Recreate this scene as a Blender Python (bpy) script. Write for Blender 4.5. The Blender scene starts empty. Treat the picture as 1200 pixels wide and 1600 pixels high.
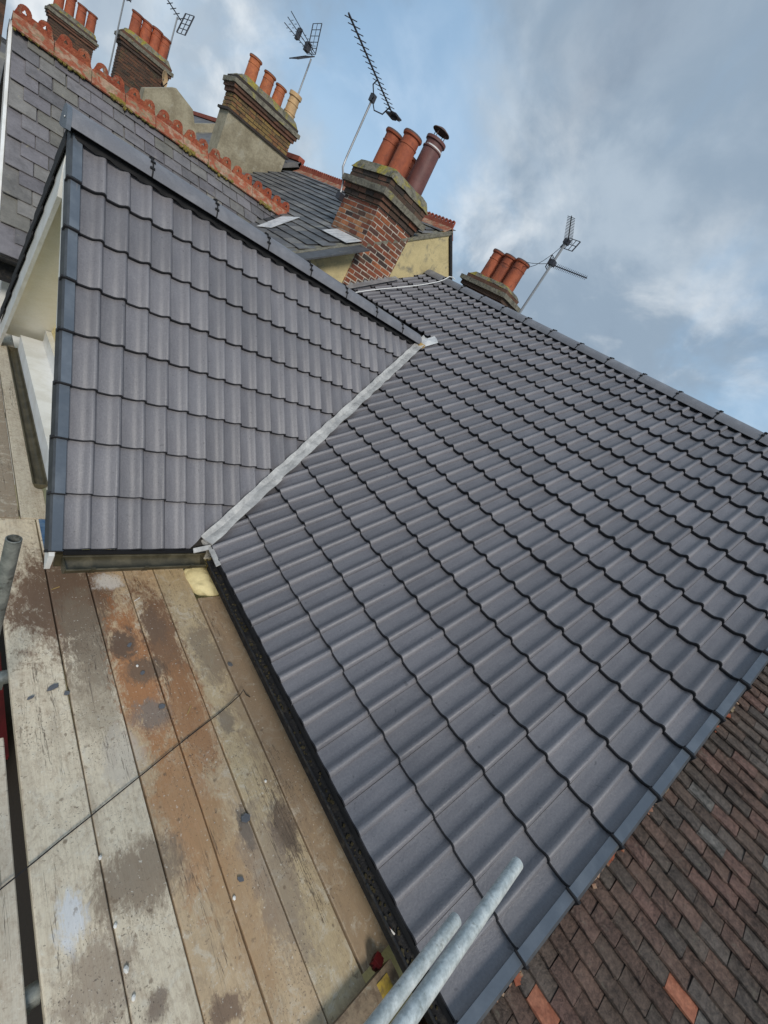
import bpy, bmesh, math, random
from math import sin, cos, tan, radians, pi, atan2, hypot, sqrt
from mathutils import Vector, Matrix, noise
from mathutils.geometry import tessellate_polygon
R = random.Random(7)
scene = bpy.context.scene
col = scene.collection

# ------------------------------------------------------------------ camera, sky, sun, exposure
cam = bpy.data.cameras.new("camera"); cam_o = bpy.data.objects.new("camera", cam); col.objects.link(cam_o)
cam_o.location = (-1.5603, -0.2994, 2.0643)
cam_o.rotation_euler = (1.12686, -0.52583, -0.71646)
cam.sensor_fit = 'HORIZONTAL'; cam.sensor_width = 36.0; cam.lens = 648.44/1200*36
cam.clip_start = 0.05; cam.clip_end = 3000
scene.camera = cam_o

SUN_AZ, SUN_EL = radians(204), radians(35)      # azimuth measured from +Y clockwise
w = bpy.data.worlds.new("World"); scene.world = w; w.use_nodes = True
nt = w.node_tree; nt.nodes.clear()
def wn(t, **k):
    n = nt.nodes.new(t)
    for a, b in k.items(): setattr(n, a, b)
    return n
def wl(a, b): nt.links.new(a, b)
def wmath(op, a, b=None, clamp=False):
    n = wn('ShaderNodeMath', operation=op, use_clamp=clamp)
    for i, v in enumerate((a, b)):
        if v is None: continue
        if isinstance(v, (int, float)): n.inputs[i].default_value = v
        else: wl(v, n.inputs[i])
    return n.outputs[0]
sky = wn('ShaderNodeTexSky', sky_type='NISHITA'); sky.sun_disc = False
sky.sun_elevation = SUN_EL; sky.sun_rotation = SUN_AZ; sky.dust_density = 2.0
tc = wn('ShaderNodeTexCoord'); sep = wn('ShaderNodeSeparateXYZ'); wl(tc.outputs['Generated'], sep.inputs[0])
den = wmath('ADD', wmath('MAXIMUM', sep.outputs[2], 0.0), 0.75)
cmb = wn('ShaderNodeCombineXYZ')
wl(wmath('DIVIDE', sep.outputs[0], den), cmb.inputs[0]); wl(wmath('DIVIDE', sep.outputs[1], den), cmb.inputs[1])
def wnoise(scale, detail, rough, dist, off):
    mp = wn('ShaderNodeMapping'); mp.inputs['Location'].default_value = off; wl(cmb.outputs[0], mp.inputs[0])
    n = wn('ShaderNodeTexNoise'); n.inputs['Scale'].default_value = scale; n.inputs['Detail'].default_value = detail
    n.inputs['Roughness'].default_value = rough; n.inputs['Distortion'].default_value = dist
    wl(mp.outputs[0], n.inputs['Vector']); return n.outputs['Fac']
def wramp(f, stops):
    r = wn('ShaderNodeValToRGB'); r.color_ramp.interpolation = 'EASE'
    e = r.color_ramp.elements
    while len(e) < len(stops): e.new(0.5)
    for i, (p, c) in enumerate(stops): e[i].position = p; e[i].color = (*c, 1)
    wl(f, r.inputs[0]); return r.outputs[0]
def wmix(f, a, b):
    m = wn('ShaderNodeMix', data_type='RGBA')
    if isinstance(f, float): m.inputs[0].default_value = f
    else: wl(f, m.inputs[0])
    for i, v in ((6, a), (7, b)):
        if isinstance(v, tuple): m.inputs[i].default_value = (*v, 1)
        else: wl(v, m.inputs[i])
    return m.outputs[2]
# cloud cover: soft grey-lilac masses with whiter thin parts and a few blue gaps
base_n = wnoise(2.3, 8, 0.55, 0.25, (2.6, 1.5, 0.0))
shade = wramp(base_n, [(0.28, (4.3, 4.75, 5.15)), (0.40, (2.9, 3.5, 4.15)), (0.52, (2.0, 2.6, 3.3)), (0.68, (1.6, 2.1, 2.75))])
wisp = wramp(wnoise(5.0, 7, 0.56, 0.3, (0.4, 5.2, 0.0)), [(0.48, (0, 0, 0)), (0.74, (1, 1, 1))])
low = wramp(sep.outputs[2], [(0.15, (1, 1, 1)), (0.55, (0.10, 0.10, 0.10))])     # cloud thins and whitens towards the horizon
cl = wmix(wmath('MULTIPLY', wmath('MULTIPLY', wisp, 0.8), low), shade, (6.2, 6.4, 6.5))
gap = wramp(wnoise(2.1, 7, 0.58, 0.35, (7.3, 2.2, 0.0)), [(0.45, (0, 0, 0)), (0.66, (1, 1, 1))])
blue = wmix(0.65, sky.outputs[0], (2.3, 4.0, 5.9))
colr = wmix(wmath('MULTIPLY', gap, 0.6), cl, blue)
bg = wn('ShaderNodeBackground'); bg.inputs[1].default_value = 0.1; wl(colr, bg.inputs[0])
out = wn('ShaderNodeOutputWorld'); wl(bg.outputs[0], out.inputs[0])

sun = bpy.data.lights.new("sun", 'SUN'); sun.energy = 1.5; sun.angle = radians(14); sun.color = (1.0, 0.95, 0.88)
sun_o = bpy.data.objects.new("sun", sun); col.objects.link(sun_o)
sd = Vector((sin(SUN_AZ)*cos(SUN_EL), cos(SUN_AZ)*cos(SUN_EL), sin(SUN_EL)))
sun_o.rotation_euler = sd.to_track_quat('Z', 'Y').to_euler(); sun_o.location = sd*60
vs = scene.view_settings; vs.view_transform = 'Standard'; vs.look = 'None'; vs.gamma = 1.0; vs.use_curve_mapping = False
vs.exposure = 0.60

# ------------------------------------------------------------------ materials
def newmat(name):
    m = bpy.data.materials.new(name); m.use_nodes = True
    return m, m.node_tree, m.node_tree.nodes['Principled BSDF']
class NB:
    def __init__(s, t): s.t = t
    def n(s, ty, **k):
        x = s.t.nodes.new(ty)
        for a, b in k.items(): setattr(x, a, b)
        return x
    def l(s, a, b): s.t.links.new(a, b)
    def put(s, sock, v):
        if isinstance(v, (int, float)): sock.default_value = v
        elif isinstance(v, tuple): sock.default_value = v if len(v) != 3 or sock.type == 'VECTOR' else (*v, 1)
        else: s.l(v, sock)
    def math(s, op, a, b=None, c=None, clamp=False):
        x = s.n('ShaderNodeMath', operation=op, use_clamp=clamp)
        for i, v in enumerate((a, b, c)):
            if v is not None: s.put(x.inputs[i], v)
        return x.outputs[0]
    def mix(s, f, a, b, blend='MIX'):
        x = s.n('ShaderNodeMix', data_type='RGBA', blend_type=blend)
        s.put(x.inputs[0], f); s.put(x.inputs[6], a); s.put(x.inputs[7], b); return x.outputs[2]
    def noise(s, vec, scale, detail=4, rough=0.55, dist=0.0):
        x = s.n('ShaderNodeTexNoise')
        s.put(x.inputs['Scale'], scale); s.put(x.inputs['Detail'], detail); s.put(x.inputs['Roughness'], rough); s.put(x.inputs['Distortion'], dist)
        if vec is not None: s.l(vec, x.inputs['Vector'])
        return x.outputs['Fac']
    def map(s, vec, scale=(1, 1, 1), loc=(0, 0, 0), rot=(0, 0, 0)):
        x = s.n('ShaderNodeMapping'); s.l(vec, x.inputs[0]); x.inputs['Scale'].default_value = scale
        x.inputs['Location'].default_value = loc; x.inputs['Rotation'].default_value = rot; return x.outputs[0]
    def ramp(s, f, a, b):
        x = s.n('ShaderNodeMapRange'); s.put(x.inputs[0], f); x.inputs[1].default_value = a; x.inputs[2].default_value = b
        x.interpolation_type = 'SMOOTHSTEP'; return x.outputs[0]
    def cramp(s, f, stops, interp='LINEAR'):
        r = s.n('ShaderNodeValToRGB'); e = r.color_ramp.elements; r.color_ramp.interpolation = interp
        while len(e) < len(stops): e.new(0.5)
        for i, (p, c) in enumerate(stops): e[i].position = p; e[i].color = (*c, 1)
        s.put(r.inputs[0], f); return r.outputs[0]
    def bump(s, h, strength, dist, bsdf):
        b = s.n('ShaderNodeBump'); b.inputs['Strength'].default_value = strength; b.inputs['Distance'].default_value = dist
        s.l(h, b.inputs['Height']); s.l(b.outputs[0], bsdf.inputs['Normal'])
    def rnd(s): return s.n('ShaderNodeObjectInfo').outputs['Random']
    def pos(s): return s.n('ShaderNodeNewGeometry').outputs['Position']
    def obj(s): return s.n('ShaderNodeTexCoord').outputs['Object']

def simple(name, c, rough=0.6, c2=None, scale=6.0, lo=0.4, hi=0.65, fine=0.12, fscale=60, bump=0.15, bdist=0.004, bscale=80, metallic=0.0, jitter=0.08, world=True, c3=None, s3=2.5, lo3=0.55, hi3=0.7):
    m, t, b = newmat(name); q = NB(t); P = q.pos() if world else q.obj()
    base = c
    if c2: base = q.mix(q.ramp(q.noise(P, scale, 6, 0.6, 0.3), lo, hi), c, c2)
    if c3: base = q.mix(q.ramp(q.noise(P, s3, 7, 0.65, 0.4), lo3, hi3), base, c3)
    f = q.noise(P, fscale, 4, 0.6)
    val = q.math('ADD', q.math('MULTIPLY', q.math('SUBTRACT', f, 0.5), fine*4), 1.0)
    val = q.math('ADD', val, q.math('MULTIPLY', q.math('SUBTRACT', q.rnd(), 0.5), jitter*2))
    hsv = q.n('ShaderNodeHueSaturation'); q.put(hsv.inputs['Color'], base); q.l(val, hsv.inputs['Value'])
    q.l(hsv.outputs[0], b.inputs['Base Color']); b.inputs['Roughness'].default_value = rough; b.inputs['Metallic'].default_value = metallic
    if bump: q.bump(q.noise(P, bscale, 5, 0.6), bump, bdist, b)
    return m

# new interlocking tile: blue-grey concrete with satin finish, dull streaks, dusty speckle
def tile_material():
    m, t, b = newmat('grey_concrete_tile'); q = NB(t); P = q.pos(); O = q.obj()
    n1 = q.noise(q.map(O, (14, 2.2, 14)), 1.0, 6, 0.6, 0.6)
    n2 = q.noise(P, 1.3, 4, 0.6)
    c = q.mix(q.ramp(n1, 0.3, 0.75), (0.128, 0.122, 0.133), (0.190, 0.182, 0.192))
    c = q.mix(q.math('MULTIPLY', q.ramp(n2, 0.42, 0.72), 0.35), c, (0.135, 0.138, 0.155))
    # thin pale smears and dust
    n3 = q.noise(q.map(P, (5, 5, 5)), 3.0, 9, 0.72, 1.2)
    c = q.mix(q.math('MULTIPLY', q.ramp(n3, 0.57, 0.74), 0.34), c, (0.30, 0.295, 0.29))
    n5 = q.noise(q.map(P, (1, 1, 1), (3, 8, 1)), 2.2, 8, 0.7, 1.6)
    c = q.mix(q.math('MULTIPLY', q.ramp(n5, 0.60, 0.72), 0.30), c, (0.085, 0.085, 0.095))
    gr = q.noise(P, 95, 5, 0.7); c = q.mix(0.25, c, q.cramp(gr, [(0.30, (0.07, 0.07, 0.078)), (0.5, (0.165, 0.16, 0.17)), (0.72, (0.27, 0.265, 0.27))]))
    sp = q.noise(P, 210, 2, 0.5)
    c = q.mix(q.math('MULTIPLY', q.ramp(sp, 0.66, 0.74), 0.35), c, (0.30, 0.29, 0.28))
    dk = q.noise(P, 33, 3, 0.5)
    c = q.mix(q.math('MULTIPLY', q.ramp(dk, 0.69, 0.74), 0.55), c, (0.05, 0.05, 0.055))
    hsv = q.n('ShaderNodeHueSaturation'); q.l(c, hsv.inputs['Color'])
    q.l(q.math('ADD', 0.88, q.math('MULTIPLY', q.rnd(), 0.24)), hsv.inputs['Value']); q.l(hsv.outputs[0], b.inputs['Base Color'])
    q.l(q.math('ADD', 0.36, q.math('MULTIPLY', n1, 0.22)), b.inputs['Roughness']); b.inputs['Specular IOR Level'].default_value = 0.55
    h = q.math('ADD', q.math('MULTIPLY', q.noise(P, 120, 4, 0.65), 0.6), q.math('MULTIPLY', q.noise(q.map(P, (30, 30, 30)), 1.0, 5, 0.6, 1.5), 0.8))
    q.bump(h, 0.42, 0.005, b)
    return m
M = {}
M['tile'] = tile_material()
M['nose'] = simple('dark_tile_edge', (0.016, 0.016, 0.019), 0.9, jitter=0.1, fscale=90)  # near-black tone for tile nose faces and cap lips
M['ridge'] = simple('grey_ridge_tile', (0.155, 0.155, 0.168), 0.45, (0.21, 0.208, 0.22), 7, 0.4, 0.75, fine=0.1, fscale=120, bump=0.2, bscale=130)
M['cap'] = simple('blue_grey_plastic', (0.092, 0.110, 0.134), 0.42, (0.135, 0.155, 0.18), 5, 0.4, 0.7, fine=0.06, bump=0.05, c3=(0.25, 0.26, 0.26), s3=14, lo3=0.66, hi3=0.8)
M['caps'] = simple('shaded_verge_side', (0.040, 0.044, 0.050), 0.5, (0.06, 0.065, 0.07), 8, fine=0.15)  # outer side of the caps: shade painted in as a darker tone
M['capd'] = simple('black_plastic', (0.006, 0.006, 0.007), 0.8, fine=0.2)
M['lead'] = simple('weathered_lead', (0.36, 0.35, 0.335), 0.5, (0.56, 0.54, 0.505), 7, 0.35, 0.65, fine=0.16, fscale=40, bump=0.5, bdist=0.01, bscale=18, metallic=0.15, c3=(0.17, 0.17, 0.17), s3=16, lo3=0.60, hi3=0.78)
M['leadd'] = simple('dull_lead', (0.20, 0.20, 0.205), 0.5, (0.30, 0.30, 0.30), 9, fine=0.15, bump=0.3, bdist=0.01, bscale=20)
M['leadw'] = simple('bright_lead', (0.60, 0.60, 0.59), 0.5, (0.40, 0.41, 0.42), 9, fine=0.1, bump=0.3, bdist=0.01, bscale=20)
M['olive'] = simple('dirty_brown_gutter', (0.045, 0.038, 0.020), 0.45, (0.085, 0.072, 0.042), 9, fine=0.2, bump=0.1)
M['black'] = simple('black_gutter', (0.009, 0.009, 0.010), 0.75, (0.04, 0.034, 0.026), 26, 0.5, 0.7, fine=0.4, bump=0.6, bdist=0.01, bscale=45)
M['white'] = simple('white_paint', (0.80, 0.80, 0.78), 0.4, (0.70, 0.69, 0.65), 5, fine=0.04, bump=0.05, c3=(0.45, 0.43, 0.38), s3=22, lo3=0.68, hi3=0.8)
M['cream'] = simple('cream_soffit', (0.84, 0.81, 0.72), 0.55, (0.78, 0.74, 0.62), 3, fine=0.05, bump=0.08)
M['yellow'] = simple('pale_yellow_render', (0.56, 0.46, 0.24), 0.85, (0.46, 0.38, 0.20), 4, fine=0.12, bump=0.5, bscale=60, bdist=0.01, c3=(0.24, 0.215, 0.15), s3=5, lo3=0.52, hi3=0.72)
M['yellowl'] = simple('cream_yellow_paint', (0.78, 0.68, 0.38), 0.8, (0.68, 0.57, 0.30), 5, fine=0.08, bump=0.5, bscale=40, bdist=0.01)
M['render'] = simple('grey_cement_render', (0.36, 0.32, 0.225), 0.9, (0.25, 0.215, 0.145), 2.2, fine=0.18, fscale=25, bump=0.6, bdist=0.02, bscale=12, c3=(0.36, 0.33, 0.25), s3=3.5, lo3=0.55, hi3=0.68)
M['mortar'] = simple('lime_mortar', (0.58, 0.53, 0.45), 0.95, (0.34, 0.30, 0.24), 8, fine=0.2, bump=0.4, bscale=120)
M['mortard'] = simple('sooty_mortar', (0.11, 0.095, 0.07), 0.95, (0.06, 0.05, 0.04), 8, fine=0.2, bump=0.4, bscale=120)
M['cement'] = simple('mossy_cement', (0.20, 0.185, 0.14), 0.95, (0.10, 0.095, 0.07), 9, fine=0.25, bump=0.9, bdist=0.03, bscale=22, c3=(0.30, 0.25, 0.045), s3=4.5, lo3=0.48, hi3=0.62)
M['stone'] = simple('weathered_stone', (0.21, 0.195, 0.15), 0.95, (0.12, 0.11, 0.085), 12, fine=0.25, bump=0.9, bdist=0.02, bscale=30, c3=(0.30, 0.27, 0.10), s3=6, lo3=0.58, hi3=0.72)
M['terra'] = simple('terracotta_pot', (0.40, 0.105, 0.045), 0.75, (0.30, 0.075, 0.035), 6, fine=0.12, fscale=30, bump=0.15, c3=(0.16, 0.055, 0.035), s3=7, lo3=0.52, hi3=0.74, jitter=0.14)
M['terrao'] = simple('orange_terracotta_pot', (0.48, 0.155, 0.060), 0.8, (0.36, 0.11, 0.05), 6, fine=0.18, fscale=30, bump=0.3, jitter=0.14, c3=(0.22, 0.09, 0.05), s3=8, lo3=0.56, hi3=0.74)
M['purple'] = simple('dark_salt_glazed_pot', (0.17, 0.068, 0.058), 0.6, (0.125, 0.05, 0.045), 6, fine=0.12, bump=0.1)
M['buff'] = simple('buff_pot', (0.60, 0.40, 0.20), 0.7, (0.50, 0.32, 0.16), 8, fine=0.12, bump=0.1)
M['rim'] = simple('sooty_pot_rim', (0.10, 0.06, 0.05), 0.8, fine=0.2)
M['soot'] = simple('soot', (0.01, 0.009, 0.008), 0.95)
M['crest'] = simple('red_ridge_terracotta', (0.27, 0.058, 0.028), 0.9, (0.35, 0.10, 0.045), 7, fine=0.34, fscale=25, bump=0.8, bdist=0.02, bscale=40, c3=(0.30, 0.20, 0.13), s3=11, lo3=0.53, hi3=0.68)
M['crestb'] = simple('lichened_ridge_base', (0.30, 0.085, 0.042), 0.9, (0.38, 0.25, 0.17), 9, 0.45, 0.6, fine=0.2, fscale=30, bump=0.5, bdist=0.01, bscale=40, c3=(0.26, 0.20, 0.12), s3=11, lo3=0.5, hi3=0.62)
M['crestd'] = simple('dull_red_ridge_terracotta', (0.27, 0.06, 0.035), 0.85, (0.33, 0.10, 0.06), 5, fine=0.16)
M['moss'] = simple('yellow_moss', (0.24, 0.175, 0.030), 1.0, (0.13, 0.115, 0.035), 26, fine=0.3, fscale=90, bump=1.0, bdist=0.02, bscale=70)
M['galv'] = simple('galvanised_steel', (0.46, 0.50, 0.485), 0.42, (0.64, 0.67, 0.64), 14, fine=0.28, fscale=80, bump=0.3, metallic=0.25, c3=(0.27, 0.28, 0.25), s3=30, lo3=0.58, hi3=0.72)
M['galvd'] = simple('dull_galvanised_steel', (0.17, 0.18, 0.165), 0.55, (0.27, 0.28, 0.25), 16, fine=0.25, fscale=60, bump=0.2, metallic=0.3, c3=(0.09, 0.09, 0.075), s3=20, lo3=0.56, hi3=0.7)
M['alu'] = simple('grey_aluminium', (0.30, 0.31, 0.32), 0.45, fine=0.1, metallic=0.5)
M['dark'] = simple('dark_aerial_metal', (0.035, 0.036, 0.045), 0.5, fine=0.1)
M['cable'] = simple('black_cable', (0.012, 0.011, 0.011), 0.6)
M['wcable'] = simple('white_cable', (0.72, 0.72, 0.70), 0.5)
M['red'] = simple('red_plastic', (0.11, 0.009, 0.011), 0.4, (0.07, 0.007, 0.008), 6)
M['timber'] = simple('worn_timber', (0.30, 0.22, 0.14), 0.8, (0.16, 0.11, 0.07), 25, fine=0.25, fscale=50, bump=0.4, bscale=90, c3=(0.45, 0.40, 0.30), s3=14)
M['yellowp'] = simple('yellow_paint', (0.50, 0.34, 0.05), 0.7, (0.25, 0.17, 0.05), 25)
M['wood'] = simple('fresh_timber', (0.42, 0.28, 0.10), 0.8, fine=0.2)
M['slatechip'] = simple('slate_chip', (0.11, 0.115, 0.125), 0.8, fine=0.2, fscale=120)
M['chalk'] = simple('white_plaster_crumb', (0.75, 0.72, 0.66), 0.9)
M['under'] = simple('black_underlay', (0.02, 0.02, 0.022), 0.9)
M['subroof'] = simple('dark_batten_void_and_lift_shade', (0.030, 0.026, 0.022), 0.95)
M['ground'] = simple('backyard_concrete', (0.22, 0.21, 0.19), 0.95, (0.15, 0.14, 0.125), 0.8, fine=0.2, fscale=8, bump=0.3, c3=(0.07, 0.10, 0.035), s3=0.08, lo3=0.48, hi3=0.56)
M['housewall'] = simple('brown_brick_wall', (0.22, 0.12, 0.075), 0.95, (0.15, 0.08, 0.05), 3, fine=0.2, fscale=14, bump=0.5, bdist=0.02)
M['farslate'] = simple('far_slate', (0.105, 0.105, 0.11), 0.6, (0.15, 0.145, 0.135), 2.5, fine=0.2, fscale=8, bump=0.4, bdist=0.02, bscale=7, c3=(0.21, 0.20, 0.165), s3=1.5)

def piece_material(name, stops, rough, lichen=None, lich=(0.58, 0.7), lscale=14, fine=0.5, fscale=35, bump=0.5, bdist=0.006, bscale=45, interp='CONSTANT', lamt=0.8, mott=0.5):
    m, t, b = newmat(name); q = NB(t); P = q.pos(); r = q.rnd()
    c = q.cramp(r, stops, interp)
    f = q.noise(P, fscale, 6, 0.7, 0.4)
    big = q.noise(P, 7, 5, 0.6)
    hsv = q.n('ShaderNodeHueSaturation'); q.l(c, hsv.inputs['Color'])
    v = q.math('ADD', q.math('MULTIPLY', q.math('SUBTRACT', f, 0.5), fine*3), 1.0)
    v = q.math('ADD', v, q.math('MULTIPLY', q.math('SUBTRACT', big, 0.5), mott*2))
    r2 = q.math('FRACT', q.math('MULTIPLY', r, 37.7)); v = q.math('ADD', v, q.math('MULTIPLY', q.math('SUBTRACT', r2, 0.5), 0.35))
    q.l(v, hsv.inputs['Value']); c = hsv.outputs[0]
    if lichen: c = q.mix(q.math('MULTIPLY', q.ramp(q.noise(P, lscale, 8, 0.72, 0.5), *lich), lamt), c, lichen)
    q.l(c, b.inputs['Base Color']); b.inputs['Roughness'].default_value = rough
    q.bump(q.math('ADD', q.noise(P, bscale, 6, 0.7), q.math('MULTIPLY', big, 0.5)), bump, bdist, b)
    return m
M['plain'] = piece_material('old_clay_plain_tile', [(0.0, (0.100, 0.070, 0.054)), (0.22, (0.118, 0.074, 0.056)), (0.42, (0.094, 0.072, 0.058)), (0.58, (0.130, 0.080, 0.062)), (0.72, (0.100, 0.080, 0.067)), (0.86, (0.145, 0.084, 0.066)), (0.95, (0.150, 0.136, 0.120))], 0.95, (0.17, 0.155, 0.115), (0.55, 0.74), 24, fine=0.85, fscale=48, bump=1.0, bdist=0.014, bscale=55, lamt=0.6, mott=0.8)
M['plaino'] = simple('orange_clay_tile', (0.36, 0.140, 0.080), 0.9, (0.26, 0.09, 0.05), 22, fine=0.3, fscale=70, bump=0.5, bscale=80, c3=(0.14, 0.06, 0.04), s3=55, lo3=0.62, hi3=0.7)
M['plains'] = simple('old_clay_tiles_far', (0.10, 0.065, 0.048), 0.9, (0.14, 0.075, 0.053), 9, fine=0.3, fscale=20, bump=0.4)
M['slate'] = piece_material('purple_grey_slate', [(0.0, (0.150, 0.139, 0.146)), (0.3, (0.168, 0.157, 0.161)), (0.55, (0.140, 0.132, 0.134)), (0.75, (0.172, 0.162, 0.150)), (0.9, (0.148, 0.139, 0.120))], 0.6, (0.30, 0.27, 0.18), (0.60, 0.72), 9, fine=0.25, fscale=30, bump=0.5, bscale=30, mott=0.55)
M['slated'] = piece_material('weathered_grey_slate', [(0.0, (0.085, 0.086, 0.088)), (0.25, (0.115, 0.113, 0.112)), (0.45, (0.068, 0.070, 0.073)), (0.62, (0.15, 0.145, 0.138)), (0.78, (0.095, 0.094, 0.093)), (0.92, (0.19, 0.18, 0.165))], 0.5, (0.30, 0.285, 0.22), (0.57, 0.70), 3.0, fine=0.25, fscale=22, bump=0.4, bscale=20, mott=0.7)
M['brick'] = piece_material('red_stock_brick', [(0.0, (0.20, 0.062, 0.032)), (0.2, (0.125, 0.050, 0.032)), (0.38, (0.25, 0.078, 0.036)), (0.52, (0.085, 0.042, 0.032)), (0.66, (0.17, 0.058, 0.035)), (0.82, (0.060, 0.038, 0.032)), (0.93, (0.31, 0.105, 0.045))], 0.92, (0.05, 0.04, 0.032), (0.58, 0.72), 6, fine=0.4, fscale=45, bump=0.8, bscale=60)
M['bricko'] = piece_material('weathered_orange_brick', [(0.0, (0.34, 0.13, 0.055)), (0.3, (0.26, 0.12, 0.06)), (0.5, (0.16, 0.075, 0.045)), (0.65, (0.37, 0.17, 0.075)), (0.85, (0.11, 0.06, 0.04))], 0.92, (0.07, 0.055, 0.04), (0.56, 0.70), 8, fine=0.4, fscale=45, bump=0.8, bscale=60)
M['brickd'] = piece_material('sooty_brick', [(0.0, (0.095, 0.058, 0.040)), (0.3, (0.065, 0.045, 0.035)), (0.55, (0.13, 0.065, 0.042)), (0.75, (0.045, 0.036, 0.030)), (0.92, (0.19, 0.075, 0.042))], 0.95, (0.16, 0.14, 0.07), (0.60, 0.74), 9, fine=0.4, fscale=45, bump=0.8, bscale=60)

def noise_brick(name, cols, lichen):
    # many small joined bricks: colour varies by world position cell
    m, t, b = newmat(name); q = NB(t); P = q.pos()
    v = q.n('ShaderNodeTexVoronoi'); v.inputs['Scale'].default_value = 5.5; q.l(q.map(P, (1, 1, 2.6)), v.inputs['Vector'])
    c = q.cramp(q.math('FRACT', q.math('MULTIPLY', q.n('ShaderNodeSeparateColor').outputs[0], 1.0)), cols)
    sepc = [n for n in t.nodes if n.type == 'SEPARATE_COLOR'][0]; q.l(v.outputs['Color'], sepc.inputs[0])
    c = q.mix(q.ramp(q.noise(P, 5, 7, 0.7), 0.56, 0.7), c, lichen)
    f = q.noise(P, 30, 5, 0.7); hsv = q.n('ShaderNodeHueSaturation'); q.l(c, hsv.inputs['Color'])
    q.l(q.math('ADD', 0.35, q.math('MULTIPLY', f, 1.3)), hsv.inputs['Value']); q.l(hsv.outputs[0], b.inputs['Base Color'])
    b.inputs['Roughness'].default_value = 0.95; q.bump(q.noise(P, 40, 5), 0.7, 0.01, b); return m
M['yb'] = noise_brick('yellow_stock_bricks', [(0.0, (0.20, 0.135, 0.05)), (0.35, (0.26, 0.17, 0.06)), (0.6, (0.13, 0.09, 0.045)), (0.85, (0.21, 0.10, 0.045))], (0.055, 0.05, 0.03))
M['rb'] = noise_brick('sooty_red_bricks', [(0.0, (0.11, 0.055, 0.035)), (0.4, (0.075, 0.045, 0.032)), (0.7, (0.15, 0.07, 0.04)), (0.9, (0.055, 0.04, 0.03))], (0.10, 0.09, 0.04))

# scaffold board: old pale timber with its own stains (paint splashes, brick dust, wet patches)
STAINS = [  # x, y, rx, ry, colour, strength
    (-0.84, 1.97, 0.33, 0.50, (0.150, 0.085, 0.050), 0.95), (-0.77, 1.62, 0.13, 0.42, (0.19, 0.145, 0.10), 0.85),
    (-0.80, 1.20, 0.12, 0.30, (0.30, 0.24, 0.17), 0.6),
    (-0.57, 1.30, 0.13, 0.62, (0.36, 0.155, 0.060), 0.9), (-0.36, 1.50, 0.12, 0.60, (0.20, 0.105, 0.055), 0.95),
    (-0.36, 0.95, 0.13, 0.40, (0.33, 0.165, 0.075), 0.85), (-0.60, 1.55, 0.09, 0.13, (0.085, 0.065, 0.050), 0.8),
    (-0.52, 1.32, 0.12, 0.10, (0.12, 0.09, 0.065), 0.75), (-0.56, 1.02, 0.10, 0.11, (0.20, 0.18, 0.155), 0.75), (-0.39, 1.66, 0.08, 0.18, (0.14, 0.09, 0.06), 0.7),
    (-0.52, 0.48, 0.15, 0.42, (0.42, 0.22, 0.10), 0.8), (-0.44, 0.05, 0.13, 0.45, (0.40, 0.25, 0.13), 0.7),
    (-0.78, 0.30, 0.21, 0.15, (0.235, 0.175, 0.12), 0.85), (-0.98, 0.05, 0.12, 0.15, (0.29, 0.22, 0.16), 0.75),
    (-0.10, 0.17, 0.075, 0.17, (0.13, 0.095, 0.070), 0.95), (-0.10, 1.35, 0.12, 0.28, (0.22, 0.175, 0.125), 0.75), (-0.17, 0.85, 0.06, 0.10, (0.20, 0.16, 0.12), 0.8),
    (-0.29, 0.26, 0.035, 0.10, (0.05, 0.05, 0.05), 0.9), (-0.25, 0.0, 0.12, 0.4, (0.26, 0.20, 0.15), 0.6), (-0.58, 2.10, 0.10, 0.08, (0.72, 0.68, 0.62), 0.8),
    (-1.04, 0.28, 0.06, 0.10, (0.66, 0.67, 0.68), 0.8), (-0.82, -0.12, 0.05, 0.05, (0.17, 0.12, 0.09), 0.8), (-0.60, -0.28, 0.07, 0.05, (0.16, 0.10, 0.07), 0.8),
    (-0.74, 0.85, 0.10, 0.16, (0.52, 0.46, 0.38), 0.6), (0.06, 0.9, 0.2, 0.9, (0.27, 0.195, 0.13), 0.6)]
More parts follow.
